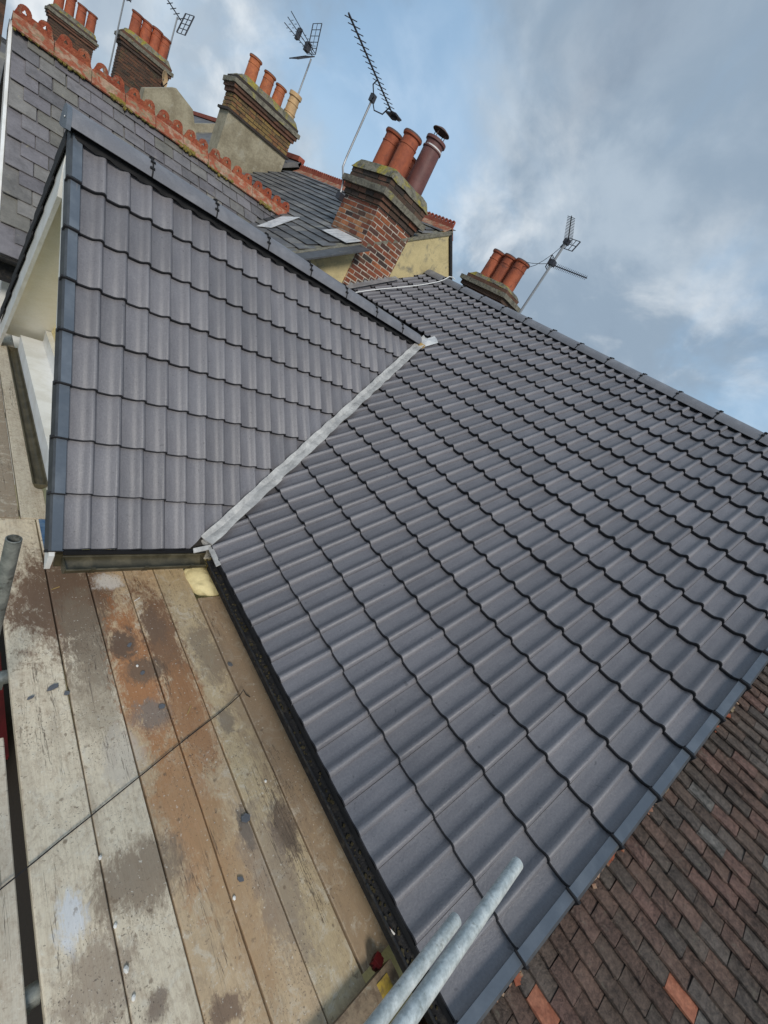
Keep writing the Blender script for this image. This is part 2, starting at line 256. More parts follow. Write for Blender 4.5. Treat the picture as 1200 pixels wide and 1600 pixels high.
def deck_material():
    m, t, b = newmat('scaffold_board_timber'); q = NB(t); P = q.pos()
    oi = q.n('ShaderNodeObjectInfo'); base = oi.outputs['Color']
    off = q.n('ShaderNodeVectorMath', operation='SCALE'); off.inputs[0].default_value = (3.1, 7.7, 1.3); q.l(q.math('MULTIPLY', oi.outputs['Random'], 13), off.inputs['Scale'])
    ad = q.n('ShaderNodeVectorMath', operation='ADD'); q.l(P, ad.inputs[0]); q.l(off.outputs[0], ad.inputs[1]); Q = ad.outputs[0]
    grain = q.noise(q.map(Q, (75, 2.2, 40)), 1.0, 7, 0.65, 0.4)
    broad = q.noise(q.map(Q, (9, 1.6, 5)), 1.0, 6, 0.65, 0.6)
    c = q.mix(q.math('MULTIPLY', q.ramp(grain, 0.42, 0.74), 0.36), base, (0.22, 0.155, 0.095))
    mot = q.noise(q.map(Q, (1.2, 0.8, 1)), 34, 7, 0.8, 0.5)
    c = q.mix(q.math('MULTIPLY', q.ramp(mot, 0.46, 0.64), 0.42), c, (0.30, 0.215, 0.14))
    mo2 = q.noise(q.map(Q, (1, 0.7, 1), (4, 4, 0)), 17, 8, 0.78, 0.6)
    c = q.mix(q.math('MULTIPLY', q.ramp(mo2, 0.52, 0.66), 0.38), c, (0.36, 0.255, 0.175))
    c = q.mix(q.math('MULTIPLY', q.ramp(broad, 0.45, 0.75), 0.5), c, (0.30, 0.235, 0.165))
    pale = q.noise(Q, 11, 9, 0.75, 0.8)
    c = q.mix(q.math('MULTIPLY', q.ramp(pale, 0.50, 0.66), 0.5), c, (0.66, 0.61, 0.50))
    wob = q.noise(q.map(Q, (1.25, 0.8, 1)), 8, 9, 0.74, 0.7); wob2 = q.noise(q.map(Q, (1.8, 0.6, 1)), 50, 6, 0.72, 0.4)
    wv = q.math('ADD', q.math('MULTIPLY', q.math('SUBTRACT', wob, 0.5), 2.4), q.math('MULTIPLY', q.math('SUBTRACT', wob2, 0.5), 1.3))
    for (x, y, rx, ry, cc, st) in STAINS:
        mp = q.map(P, (1/rx, 1/ry, 0.0), (-x/rx, -y/ry, 0))
        ln = q.n('ShaderNodeVectorMath', operation='LENGTH'); q.l(mp, ln.inputs[0])
        d = q.math('ADD', ln.outputs['Value'], wv)
        mr = q.n('ShaderNodeMapRange'); q.l(d, mr.inputs[0]); mr.inputs[1].default_value = 1.12; mr.inputs[2].default_value = 0.66
        c = q.mix(q.math('MULTIPLY', mr.outputs[0], st), c, cc)
    # splashes, pits and flecks
    sp = q.noise(P, 26, 3, 0.55, 0.3); c = q.mix(q.math('MULTIPLY', q.ramp(sp, 0.66, 0.71), 0.5), c, (0.17, 0.115, 0.070))
    sp2 = q.noise(q.map(P, (1, 1, 1), (5, 3, 0)), 70, 3, 0.6); c = q.mix(q.math('MULTIPLY', q.ramp(sp2, 0.66, 0.72), 0.6), c, (0.085, 0.065, 0.05))
    sp3 = q.noise(q.map(P, (1, 1, 1), (1, 9, 0)), 55, 4, 0.6); c = q.mix(q.math('MULTIPLY', q.ramp(sp3, 0.63, 0.70), 0.55), c, (0.74, 0.70, 0.60))
    blot = q.noise(q.map(P, (1.3, 0.7, 1), (2, 6, 0)), 15, 9, 0.8, 0.8); c = q.mix(q.math('MULTIPLY', q.ramp(blot, 0.55, 0.66), 0.34), c, (0.24, 0.165, 0.10))
    spl = q.noise(q.map(Q, (26, 1.1, 10), (3, 0, 0)), 1.0, 5, 0.6, 0.5)
    sband = q.math('MULTIPLY', q.ramp(q.math('ABSOLUTE', q.math('SUBTRACT', spl, 0.5)), 0.010, 0.003), q.ramp(q.noise(q.map(Q, (5, 2, 3)), 1.0, 3, 0.5), 0.52, 0.60))
    c = q.mix(q.math('MULTIPLY', sband, 0.8), c, (0.07, 0.05, 0.035))
    reg = q.ramp(q.noise(q.map(P, (1, 1, 1), (8, 1, 0)), 2.6, 4, 0.6), 0.42, 0.62)
    pep = q.noise(q.map(Q, (1, 0.8, 1), (9, 2, 0)), 120, 3, 0.6); c = q.mix(q.math('MULTIPLY', q.math('MULTIPLY', q.ramp(pep, 0.60, 0.66), reg), 0.8), c, (0.075, 0.058, 0.045))
    spot = q.n('ShaderNodeTexVoronoi'); spot.inputs['Scale'].default_value = 9.0; q.l(Q, spot.inputs['Vector'])
    c = q.mix(q.math('MULTIPLY', q.ramp(q.math('ADD', spot.outputs['Distance'], q.math('MULTIPLY', wob2, 0.12)), 0.16, 0.10), 0.65), c, (0.14, 0.095, 0.06))
    hsv = q.n('ShaderNodeHueSaturation'); q.l(c, hsv.inputs['Color']); q.l(q.math('ADD', 0.90, q.math('MULTIPLY', grain, 0.26)), hsv.inputs['Value'])
    q.l(hsv.outputs[0], b.inputs['Base Color']); b.inputs['Roughness'].default_value = 0.85
    q.bump(q.math('ADD', grain, q.math('MULTIPLY', sp, 0.5)), 0.4, 0.004, b)
    return m
M['deck'] = deck_material()
M['deckblue'] = simple('blue_end_paint', (0.045, 0.12, 0.25), 0.6, (0.12, 0.20, 0.31), 14, fine=0.25, c3=(0.38, 0.34, 0.26), s3=16, lo3=0.56, hi3=0.66)

# ------------------------------------------------------------------ object helpers
W = {}
def link(o, parent=None, world=None):
    col.objects.link(o)
    mw = world if world is not None else Matrix.Identity(4)
    if parent is not None:
        o.parent = parent; o.matrix_parent_inverse = W[parent].inverted()
    o.matrix_basis = mw; W[o] = mw.copy(); return o
def tag(o, label=None, cat=None, group=None, kind=None):
    for k, v in (('label', label), ('category', cat), ('group', group), ('kind', kind)):
        if v: o[k] = v
    return o
def thing(name, label, cat, loc, group=None):
    o = bpy.data.objects.new(name, None); o.empty_display_size = 0.1
    link(o, None, Matrix.Translation(loc)); return tag(o, label, cat, group)
def mkmesh(name, V, F, mats, midx=None, smooth=False, sharp=None):
    me = bpy.data.meshes.new(name); me.from_pydata([tuple(v) for v in V], [], F)
    for m in (mats if isinstance(mats, (list, tuple)) else [mats]): me.materials.append(m)
    if midx: me.polygons.foreach_set('material_index', midx)
    if smooth:
        me.polygons.foreach_set('use_smooth', [True]*len(me.polygons))
        me.set_sharp_from_angle(angle=radians(sharp or 35))
    me.update(); return me
def obj(name, me, parent=None, world=None): return link(bpy.data.objects.new(name, me), parent, world)

class MB:
    """collects vertices and faces of ONE mesh"""
    def __init__(s): s.V = []; s.F = []; s.I = []
    def add(s, V, F, mi=0):
        o = len(s.V); s.V += [Vector(v) for v in V]; s.F += [[i+o for i in f] for f in F]; s.I += [mi]*len(F)
    def box(s, a, b, mi=0, mat=None):
        x0, y0, z0 = a; x1, y1, z1 = b
        V = [Vector(p) for p in ((x0, y0, z0), (x1, y0, z0), (x1, y1, z0), (x0, y1, z0), (x0, y0, z1), (x1, y0, z1), (x1, y1, z1), (x0, y1, z1))]
        if mat is not None: V = [mat @ v for v in V]
        s.add(V, [[0, 3, 2, 1], [4, 5, 6, 7], [0, 1, 5, 4], [1, 2, 6, 5], [2, 3, 7, 6], [3, 0, 4, 7]], mi)
    def tube(s, pts, r, seg=10, mi=0, cap=True):
        pts = [Vector(p) for p in pts]; n = len(pts); rings = []
        up = None
        for i, p in enumerate(pts):
            d = (pts[min(i+1, n-1)]-pts[max(i-1, 0)]).normalized()
            if up is None: up = Vector((0, 0, 1)) if abs(d.z) < 0.9 else Vector((1, 0, 0))
            a = d.cross(up).normalized(); b_ = a.cross(d).normalized(); up = b_
            rr = r[i] if isinstance(r, (list, tuple)) else r
            rings.append([p+a*(rr*cos(2*pi*k/seg))+b_*(rr*sin(2*pi*k/seg)) for k in range(seg)])
        V = [v for ring in rings for v in ring]; F = []
        for i in range(n-1):
            for k in range(seg): F.append([i*seg+k, i*seg+(k+1) % seg, (i+1)*seg+(k+1) % seg, (i+1)*seg+k])
        if cap: F += [list(range(seg))[::-1], [(n-1)*seg+k for k in range(seg)]]
        s.add(V, F, mi)
    def lathe(s, prof, c=(0, 0, 0), seg=20, mi=0, mis=None):
        V = []; F = []; I = []
        for (r, z) in prof: V += [(c[0]+r*cos(2*pi*k/seg), c[1]+r*sin(2*pi*k/seg), c[2]+z) for k in range(seg)]
        o = len(s.V)
        for i in range(len(prof)-1):
            for k in range(seg):
                F.append([i*seg+k, i*seg+(k+1) % seg, (i+1)*seg+(k+1) % seg, (i+1)*seg+k]); I.append(mis[i] if mis else mi)
        s.V += [Vector(v) for v in V]; s.F += [[i+o for i in f] for f in F]; s.I += I
    def extrude(s, prof, A, B, close=True, mi=0, cap=True):
        """profile: list of Vector offsets swept from A to B"""
        A = Vector(A); B = Vector(B); n = len(prof)
        V = [A+Vector(p) for p in prof]+[B+Vector(p) for p in prof]; F = []
        for i in range(n if close else n-1): j = (i+1) % n; F.append([i, j, n+j, n+i])
        if cap and close: F += [list(range(n))[::-1], [n+i for i in range(n)]]
        s.add(V, F, mi)
    def mesh(s, name, mats, smooth=False, sharp=None, fixn=True):
        me = mkmesh(name, s.V, s.F, mats, s.I if isinstance(mats, (list, tuple)) else None)
        if fixn:
            bm = bmesh.new(); bm.from_mesh(me); bmesh.ops.recalc_face_normals(bm, faces=bm.faces); bm.to_mesh(me); bm.free()
        if smooth:
            me.polygons.foreach_set('use_smooth', [True]*len(me.polygons)); me.set_sharp_from_angle(angle=radians(sharp or 35))
        return me
    def build(s, name, mats, parent=None, world=None, **k): return obj(name, s.mesh(name, mats, **k), parent, world)

def frame(o, u, s_, n):
    """matrix whose columns are axes u, s, n at origin o"""
    m = Matrix.Identity(4)
    for i in range(3): m[i][0] = u[i]; m[i][1] = s_[i]; m[i][2] = n[i]; m[i][3] = o[i]
    return m
def jit(a): return R.uniform(-a, a)

# ------------------------------------------------------------------ fixed measures of the two new roofs
TM, TW = 0.58991, 0.81308            # pitches
GM, GW = 0.35099, 0.35029            # gauges
YV = -0.8765                         # near verge of the main roof
YP = 6.30                            # party wall
YE, ZE = 2.044, -0.050               # wing eave
SM, UM, NM = Vector((cos(TM), 0, sin(TM))), Vector((0, -1, 0)), Vector((-sin(TM), 0, cos(TM)))
SW, UW, NW = Vector((0, cos(TW), sin(TW))), Vector((1, 0, 0)), Vector((0, -sin(TW), cos(TW)))
RID_S = 16*GM; RID_X, RID_Z = RID_S*cos(TM), RID_S*sin(TM)
WY = 4.03; WZ = ZE+(WY-YE)*tan(TW); WS = (WY-YE)/cos(TW)
XJ = -0.9114
ZOFF = 0.75                          # neighbour's roof is this much higher
GROUND = -5.2

# ------------------------------------------------------------------ ground
g = MB(); g.add([(-400, -400, GROUND), (400, -400, GROUND), (400, 400, GROUND), (-400, 400, GROUND)], [[0, 1, 2, 3]])
tag(g.build('ground', M['ground']), kind='structure')

# ------------------------------------------------------------------ interlocking tile
TWD, TLEN, TTH, AMP = 0.30, 0.425, 0.027, 0.034
def prof(u):
    """height of the tile top at u in 0..1 of one half-width unit: pan, then a roll that drops to a crease"""
    K = [(0, 0.06), (0.10, 0.0), (0.40, 0.02), (0.54, 0.12), (0.65, 0.42), (0.75, 0.82), (0.83, 1.0), (0.90, 0.93), (0.96, 0.60), (1.0, 0.26)]
    for (a, ha), (b, hb) in zip(K, K[1:]):
        if u <= b+1e-9:
            t = (u-a)/(b-a); return AMP*(ha+(hb-ha)*t)
    return AMP*0.3
UCOLS = [0, 0.10, 0.40, 0.54, 0.65, 0.75, 0.83, 0.90, 0.96, 0.985]
def tile_mesh(name):
    us = [(i*0.15+u*0.15, prof(u)) for i in (0, 1) for u in UCOLS]
    us = us[:10]+[(0.1503, AMP*0.06)]+us[11:]
    us.append((0.2985, AMP*0.12))
    n = len(us); V = []; F = []; I = []
    for y, dz in ((0.0, -0.004), (0.006, 0.0), (TLEN, 0.0)):
        for (x, z) in us: V.append((x, y, z+dz))
    for x, z in us: V.append((x, 0.003, z-TTH))                    # lower nose edge
    for x, z in us: V.append((x, TLEN, z-TTH*0.6))
    for r in range(2):
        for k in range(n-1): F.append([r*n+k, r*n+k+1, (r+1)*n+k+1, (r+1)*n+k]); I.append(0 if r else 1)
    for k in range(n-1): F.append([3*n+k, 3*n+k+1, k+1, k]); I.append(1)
    F.append([n-1, 4*n-1, 5*n-1, 3*n-1, 2*n-1]); I.append(0)        # right edge
    F.append([3*n, 0, n, 2*n, 4*n]); I.append(0)
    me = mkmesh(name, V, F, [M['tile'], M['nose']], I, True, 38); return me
TILE = tile_mesh('roof_tile')
TILT = math.atan((TTH+0.002)/GM)
def tile_matrix(U, S, N, o, tilt=TILT):
    a = tilt+jit(0.006); rz = jit(0.005)
    s2 = S*cos(a)-N*sin(a); n2 = N*cos(a)+S*sin(a)
    u3 = U*cos(rz)+s2*sin(rz); s3 = s2*cos(rz)-U*sin(rz)
    return frame(o+N*jit(0.002)+S*jit(0.004), u3, s3, n2)
def cut_copy(mw, planes):
    """tile mesh (in tile space) cut by world planes, keeping the side the normal points to; None when nothing is left"""
    bm = bmesh.new(); bm.from_mesh(TILE); inv = mw.inverted()
    for (co, no) in planes:
        c = inv @ co; nn = (mw.to_3x3().transposed() @ no).normalized()
        bmesh.ops.bisect_plane(bm, geom=bm.verts[:]+bm.edges[:]+bm.faces[:], plane_co=c, plane_no=nn, clear_inner=True)
    if len(bm.faces) < 3: bm.free(); return None
    me = bpy.data.meshes.new('roof_tile'); bm.to_mesh(me); bm.free()
    for m in TILE.materials: me.materials.append(m)
    return me
def corners(mw, w=TWD, l=TLEN): return [mw @ Vector(p) for p in ((0, 0, 0), (w, 0, 0), (w, l, 0), (0, l, 0))]

# ------------------------------------------------------------------ our house
house = thing('terraced_house', 'house with new dark grey interlocking tiles and a projecting gabled wing', 'house', (0.5, 2.0, GROUND))
# walls
wl_ = MB()
wl_.box((0.20, YV+0.05, GROUND), (9.1, YP-0.02, -0.12)); wl_.build('wall', M['yellowl'], house)
wl_ = MB(); wl_.box((-0.60, 2.28, GROUND), (0.19, 5.78, -0.10)); wl_.build('wall', M['yellowl'], house)
gb = MB()                                                           # gable wall of the wing
gb.extrude([(0, 2.30, -0.10), (0, 5.76, -0.10), (0, WY+0.05, WZ-0.20), (0, WY-0.05, WZ-0.20)], (-0.60, 0, 0), (-0.45, 0, 0)); gb.build('gable_wall', M['yellowl'], house)

# --- main roof
def slab(mb, P, n, t): 
    P = [Vector(p) for p in P]; k = len(P)
    mb.add(P+[p-n*t for p in P], [list(range(k)), [k+i for i in range(k)][::-1]]+[[i, k+i, k+(i+1) % k, (i+1) % k] for i in range(k)])
mr = MB()
o_ = -NM*0.055
slab(mr, [Vector((0, YV+0.03, 0))+o_+SM*0.01, Vector((0, YP-0.01, 0))+o_+SM*0.01, Vector((0, YP-0.01, 0))+o_+SM*(RID_S-0.02), Vector((0, YV+0.03, 0))+o_+SM*(RID_S-0.02)], NM, 0.06)
main_roof = mr.build('main_roof', M['subroof'], house)
tag(main_roof, 'broad main slope of dark grey double roll tiles')
VD = Vector((1/tan(TM)*1.0, 1/tan(TW), 1.0))                        # valley direction per unit rise
V0 = Vector((0-0.0, YE+0.05/tan(TW), 0))
vh = Vector((VD.x, VD.y, 0)).normalized()
vn_main = Vector((vh.y, -vh.x, 0))                                  # horizontal normal pointing to the main-roof side
vd2 = Vector((VD.x, -VD.y, 0)).normalized()
V1 = Vector((WZ/tan(TM), WY, WZ))
singles = 0; extra = []
CHX0, CHX1, CHY0, CHY1 = 3.05, 3.87, 6.27, 7.30
for k in range(16):
    for i in range(24):
        y1 = YV+0.3*(i+1)
        o = Vector((0, y1, 0))+SM*(k*GM)-NM*0.012
        mw = tile_matrix(UM, SM, NM, o)
        cs = corners(mw, TWD, GM*1.02)
        planes = []; skip = False
        if k == 15: planes.append((SM*(RID_S-0.03), -SM))
        # near valley
        if min((c-V0).dot(vn_main) for c in cs) < 0.045 and min(c.z for c in cs) < WZ-0.02 and cs[0].y < WY+0.25:
            if max((c-V0).dot(vn_main) for c in cs) < 0.02: skip = True
            else: planes.append((V0+vn_main*0.045, vn_main))
        elif cs[1].y >= WY-0.2 and max(c.z for c in cs) < WZ+0.12: skip = True
        if skip: continue
        hidden = cs[1].y > WY+0.3 and max(c.z for c in cs) < WZ+0.25
        if planes:
            me = cut_copy(mw, planes)
            if me is None: continue
        else: me = TILE
        if singles < 298 and not hidden:
            obj('roof_tile', me, main_roof, mw); singles += 1
        else: extra.append((me, mw))
# hidden tiles beyond the wing, the far slope of the wing: one joined part each
def join_tiles(lst, name, parent):
    mb = MB()
    for me, mw in lst:
        base = len(mb.V); mb.V += [mw @ v.co for v in me.vertices]
        for p in me.polygons: mb.F.append([base+i for i in p.vertices]); mb.I.append(p.material_index)
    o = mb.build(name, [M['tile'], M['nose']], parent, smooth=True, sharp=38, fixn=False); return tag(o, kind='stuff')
if extra: join_tiles(extra, 'roof_tile', main_roof)

# --- wing roof
wr = MB()
o_ = -NW*0.055
SWF, NWF, UWF = Vector((0, -cos(TW), sin(TW))), Vector((0, sin(TW), cos(TW))), Vector((-1, 0, 0))
xr = WZ/tan(TM)
slab(wr, [Vector((-0.97, YE, ZE))+o_+SW*0.01, Vector((0.0, YE, ZE))+o_+SW*0.01, Vector((xr, WY, WZ))+o_, Vector((-0.97, WY, WZ))+o_], NW, 0.05)
YF = WY+(WY-YE); of = -NWF*0.055
slab(wr, [Vector((-0.97, WY, WZ))+of, Vector((xr, WY, WZ))+of, Vector((0, YF, ZE))+of, Vector((-0.97, YF, ZE))+of], NWF, 0.05)
wing_roof = wr.build('wing_roof', M['subroof'], house)
tag(wing_roof, 'smaller gabled slope of grey double roll tiles')
vn_wing = -vn_main
for k in range(9):
    for i in range(-1, 14):
        x0 = XJ+0.3*i
        o = Vector((x0, YE, ZE))+SW*(k*GW)-NW*0.012
        mw = tile_matrix(UW, SW, NW, o)
        cs = corners(mw, TWD, GW*1.02); planes = []
        if max((c-V0).dot(vn_wing) for c in cs) < 0.02: continue
        if min((c-V0).dot(vn_wing) for c in cs) < 0.04: planes.append((V0+vn_wing*0.04, vn_wing))
        if x0 < -0.95: planes.append((Vector((-0.968, 0, 0)), Vector((1, 0, 0))))
        if k >= 7: planes.append((Vector((0, WY-0.015, 0)), Vector((0, -1, 0))))
        me = cut_copy(mw, planes) if planes else TILE
        if me is None: continue
        obj('roof_tile', me, wing_roof, mw)
far = []
for k in range(9):
    for i in range(14):
        x1 = XJ+0.3*(i)
        o = Vector((x1+0.25, YF, ZE))+SWF*(k*GW)-NWF*0.012
        if x1+0.2 > 0.2+k*GW*sin(TW)/tan(TM): continue
        mw = tile_matrix(UWF, SWF, NWF, o)
        pl = [(Vector((0, WY+0.015, 0)), Vector((0, 1, 0)))] if k >= 7 else []
        me = cut_copy(mw, pl) if pl else TILE
        if me: far.append((me, mw))
join_tiles(far, 'roof_tile', wing_roof)

# --- dry verge caps: one per course, L shaped with a small end lip
def verge_mesh(width, drop, g_):
    """local: x across (0 outer edge, + onto the roof), y up slope, z normal"""
    mb = MB(); L = g_+0.03
    P = [(width, -0.004), (width, 0.004), (0.012, 0.010), (0.0, 0.0), (-0.010, -drop), (-0.002, -drop), (0.006, -0.006)]
    A = [Vector((x, 0, z)) for x, z in P]
    mb.extrude(A, (0, 0, 0), (0, L, -0.006))
    mb.box((-0.012, -0.004, -drop-0.004), (0.010, 0.010, -0.008), 1)
    mb.box((0.0, -0.005, -0.024), (width+0.004, 0.012, -0.0045), 1)
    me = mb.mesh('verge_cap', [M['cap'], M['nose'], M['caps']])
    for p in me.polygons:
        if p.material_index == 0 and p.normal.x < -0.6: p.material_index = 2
    return me
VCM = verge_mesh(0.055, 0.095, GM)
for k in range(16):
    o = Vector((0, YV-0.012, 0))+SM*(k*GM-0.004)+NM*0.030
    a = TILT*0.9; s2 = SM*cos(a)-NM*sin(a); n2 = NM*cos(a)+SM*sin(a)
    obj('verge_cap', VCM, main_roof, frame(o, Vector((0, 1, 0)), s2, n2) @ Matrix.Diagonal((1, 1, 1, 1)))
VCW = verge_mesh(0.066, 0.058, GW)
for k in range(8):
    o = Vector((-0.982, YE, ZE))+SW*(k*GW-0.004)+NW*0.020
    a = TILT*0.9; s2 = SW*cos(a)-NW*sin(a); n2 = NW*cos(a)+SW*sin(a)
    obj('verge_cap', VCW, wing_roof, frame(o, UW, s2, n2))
# far slope verge: the black underside flanges are seen from below
vb = MB(); L = GW+0.03
vb.extrude([Vector((0.08, 0, 0.004)), Vector((0.0, 0, 0.01)), Vector((-0.012, 0, -0.165)), Vector((-0.004, 0, -0.165)), Vector((0.008, 0, -0.004)), Vector((0.08, 0, -0.004))], (0, 0, 0), (0, L, -0.006))
VBM = vb.mesh('verge_cap', [M['cap'], M['capd']])
VBM.polygons.foreach_set('material_index', [0 if p.normal.z > 0.5 else 1 for p in VBM.polygons])
for k in range(8):
    o = Vector((-0.988, YF, ZE))+SWF*(k*GW-0.004)+NWF*0.026
    a = TILT*0.9; s2 = SWF*cos(a)-NWF*sin(a); n2 = NWF*cos(a)+SWF*sin(a)
    obj('verge_cap', VBM, wing_roof, frame(o, Vector((1, 0, 0)), s2, n2))

# --- ridge tiles: half-round segments with union clips, black ridge roll beneath
def ridge_mesh(r, L, name, spread):
    n = 12; V = []; F = []
    for (y, rr) in ((0.0, r), (L, r*0.985), (L, r*0.87), (0.0, r*0.885)):
        for k in range(n+1):
            a = -spread+2*spread*k/n; V.append((rr*sin(a), y, rr*cos(a)-r))
    m_ = n+1
    for q in range(4):
        for k in range(n): F.append([q*m_+k, q*m_+k+1, ((q+1) % 4)*m_+k+1, ((q+1) % 4)*m_+k])
    for k in (0, n): F.append([q*m_+k for q in range(4)])
    me = mkmesh(name, V, F, M['ridge'])
    bm = bmesh.new(); bm.from_mesh(me); bmesh.ops.recalc_face_normals(bm, faces=bm.faces); bm.to_mesh(me); bm.free()
    me.polygons.foreach_set('use_smooth', [True]*len(me.polygons)); me.set_sharp_from_angle(angle=radians(40)); return me
def clip_mesh(r, spread):
    mb = MB(); n = 12
    pts = [((r+0.003)*sin(-spread+2*spread*k/n), 0, (r+0.003)*cos(-spread+2*spread*k/n)-r) for k in range(n+1)]
    mb.tube(pts, 0.0055, 5)
    for a in (-0.9, -0.55, 0.0, 0.5, 0.9):
        mb.box((-0.007, -0.016, -0.006), (0.007, 0.016, 0.006), 0, Matrix.Translation(((r+0.006)*sin(a), jit(0.006), (r+0.006)*cos(a)-r)) @ Matrix.Rotation(a, 4, 'Y'))
    return mb.mesh('ridge_clip', M['capd'])
def ridge_line(parent, start, d, count, L, r, spread, lastcut=None):
    """start: centre top of ridge; d: horizontal unit direction"""
    d = Vector(d); side = Vector((d.y, -d.x, 0)); up = Vector((0, 0, 1))
    me = ridge_mesh(r, L-0.006, 'ridge_tile', spread); cm = clip_mesh(r, spread)
    for i in range(count):
        m2 = me
        if lastcut and i == count-1: m2 = ridge_mesh(r, lastcut, 'ridge_tile', spread)
        mw = frame(Vector(start)+d*(i*L)+up*jit(0.003)+side*jit(0.003), side, d, up)
        rt = obj('ridge_tile', m2, parent, mw)
        if i: obj('ridge_clip', cm, parent, frame(Vector(start)+d*(i*L-0.003), side, d, up))
    return me
RR = 0.142
# wing ridge: from the gable towards the main roof
ridge_line(wing_roof, (-1.0, WY-0.005, WZ+0.052), (1, 0, 0), 8, 0.50, RR, 1.30, lastcut=0.42)
ec = MB(); n = 14                                                   # closed ridge end
ring = [(-1.0, WY-0.005+RR*1.02*sin(-1.48+2.96*k/n), WZ+0.052+RR*1.02*cos(-1.48+2.96*k/n)-RR) for k in range(n+1)]
ring += [(-1.0, WY+0.06, WZ-0.085), (-1.0, WY-0.07, WZ-0.085)]
ec.extrude([Vector(p) for p in ring], (-0.022, 0, 0), (0.004, 0, 0)); ec.build('ridge_end_cap', M['cap'], wing_roof)
sc = MB(); sc.lathe([(0.0, 0.006), (0.006, 0.005), (0.008, 0.0)], (0, 0, 0), 8)
obj('screw', sc.mesh('screw', M['alu']), wing_roof, Matrix.Translation((-1.024, WY-0.06, WZ-0.02)) @ Matrix.Rotation(-pi/2, 4, 'Y'))
# main ridge, from the party wall towards us
ridge_line(main_roof, (RID_X, YP-0.06, RID_Z+0.045), (0, -1, 0), 15, 0.494, RR, 1.42, lastcut=0.25)
# black ventilated ridge roll: a pleated strip under each ridge side, dressed into the rolls
def roll(parent, A, B, U, S, N, top):
    mb = MB(); A = Vector(A); B = Vector(B); n = int((B-A).length/0.025); V = []
    for i in range(n+1):
        p = A.lerp(B, i/n); w_ = 0.5+0.5*sin(i*0.025/0.15*2*pi)
        V += [p-S*0.150+N*(-0.016+0.024*w_+jit(0.004)), p-S*0.12+N*(0.012+jit(0.002)), p-S*0.0+N*0.012]
    F = []
    for i in range(n):
        for k in range(2): F.append([i*3+k, i*3+k+1, (i+1)*3+k+1, (i+1)*3+k])
    mb.add(V, F); mb.build('ridge_roll', M['capd'], parent, smooth=True)
roll(wing_roof, Vector((-0.96, WY, WZ)), Vector((xr-0.1, WY, WZ)), UW, SW, NW, 0)
roll(main_roof, Vector((RID_X, YV, RID_Z)), Vector((RID_X, YP-0.02, RID_Z)), UM, SM, NM, 0)

# --- valley: lapped lead sheets dressed over the tile edges
valley = MB(); slab(valley, [V0+vn_main*0.05+Vector((0, 0, -0.04)), V1+vn_main*0.05+Vector((0, 0, -0.04)), V1-vn_main*0.05+Vector((0, 0, -0.04)), V0-vn_main*0.05+Vector((0, 0, -0.04))], Vector((0, 0, 1)), 0.02)
valley_o = valley.build('valley_gutter', M['lead'], house); tag(valley_o, 'strip of pale weathered lead sheets down the valley')
VDIR = (V1-V0); VL = VDIR.length; VDIR.normalize()
dm = (NM.cross(VDIR)).normalized(); dm = dm if dm.dot(vn_main) > 0 else -dm     # across, lying in the main slope
dw = (NW.cross(VDIR)).normalized(); dw = dw if dw.dot(vn_wing) > 0 else -dw
def lead_sheet(a, b, lift, wm, ww):
    n = max(4, int((b-a)/0.035)); V = []; F = []; seed = R.uniform(0, 50)
    cols = [(-1.0, 0), (-0.72, 0), (-0.35, 0), (0, 0), (0.35, 0), (0.72, 0), (1.0, 0)]
    m_ = len(cols)
    for i in range(n+1):
        t = a+(b-a)*i/n; p = V0+VDIR*t
        for (c, _) in cols:
            nz = noise.noise(Vector((t*7+seed, c*2.0, 1.7)))
            if c >= 0: q = p+dm*(c*wm*(1+0.03*sin(t*2*pi/0.24)+0.14*noise.noise(Vector((t*6+seed, 3.3, 0))) if c == 1 else c*wm))+NM*(0.034+0.011*nz-0.012*(c > 0.9))
            else: q = p+dw*(-c*ww*(1+0.03*sin(t*2*pi/0.21)+0.14*noise.noise(Vector((t*6+seed, 9.3, 0))) if c == -1 else -c*ww))+NW*(0.034+0.011*nz-0.012*(c < -0.9))
            if c == 0: q = p+Vector((0, 0, 0.030+0.004*nz))
            V.append(q+Vector((0, 0, lift)))
    top = len(V); V += [v-Vector((0, 0, 0.007)) for v in V]
    for i in range(n):
        for k in range(m_-1):
            F.append([i*m_+k, i*m_+k+1, (i+1)*m_+k+1, (i+1)*m_+k]); F.append([top+i*m_+k, top+(i+1)*m_+k, top+(i+1)*m_+k+1, top+i*m_+k+1])
        for k in (0, m_-1): F.append([i*m_+k, (i+1)*m_+k, top+(i+1)*m_+k, top+i*m_+k])
    for i in (0, n):
        for k in range(m_-1): F.append([i*m_+k, i*m_+k+1, top+i*m_+k+1, top+i*m_+k])
    mb = MB(); mb.add(V, F); return mb.build('lead_sheet', M['lead'], valley_o, smooth=True, sharp=50)
cuts = [-0.03, 0.83, 1.65, 2.62, 3.45, VL+0.04]
for j, (a, b) in enumerate(zip(cuts, cuts[1:])):
    f0, f1 = a/VL, b/VL; lead_sheet(a-0.06*(j > 0), b, 0.003+0.004*(j % 2)+0.002*(4-j), 0.084, 0.060)
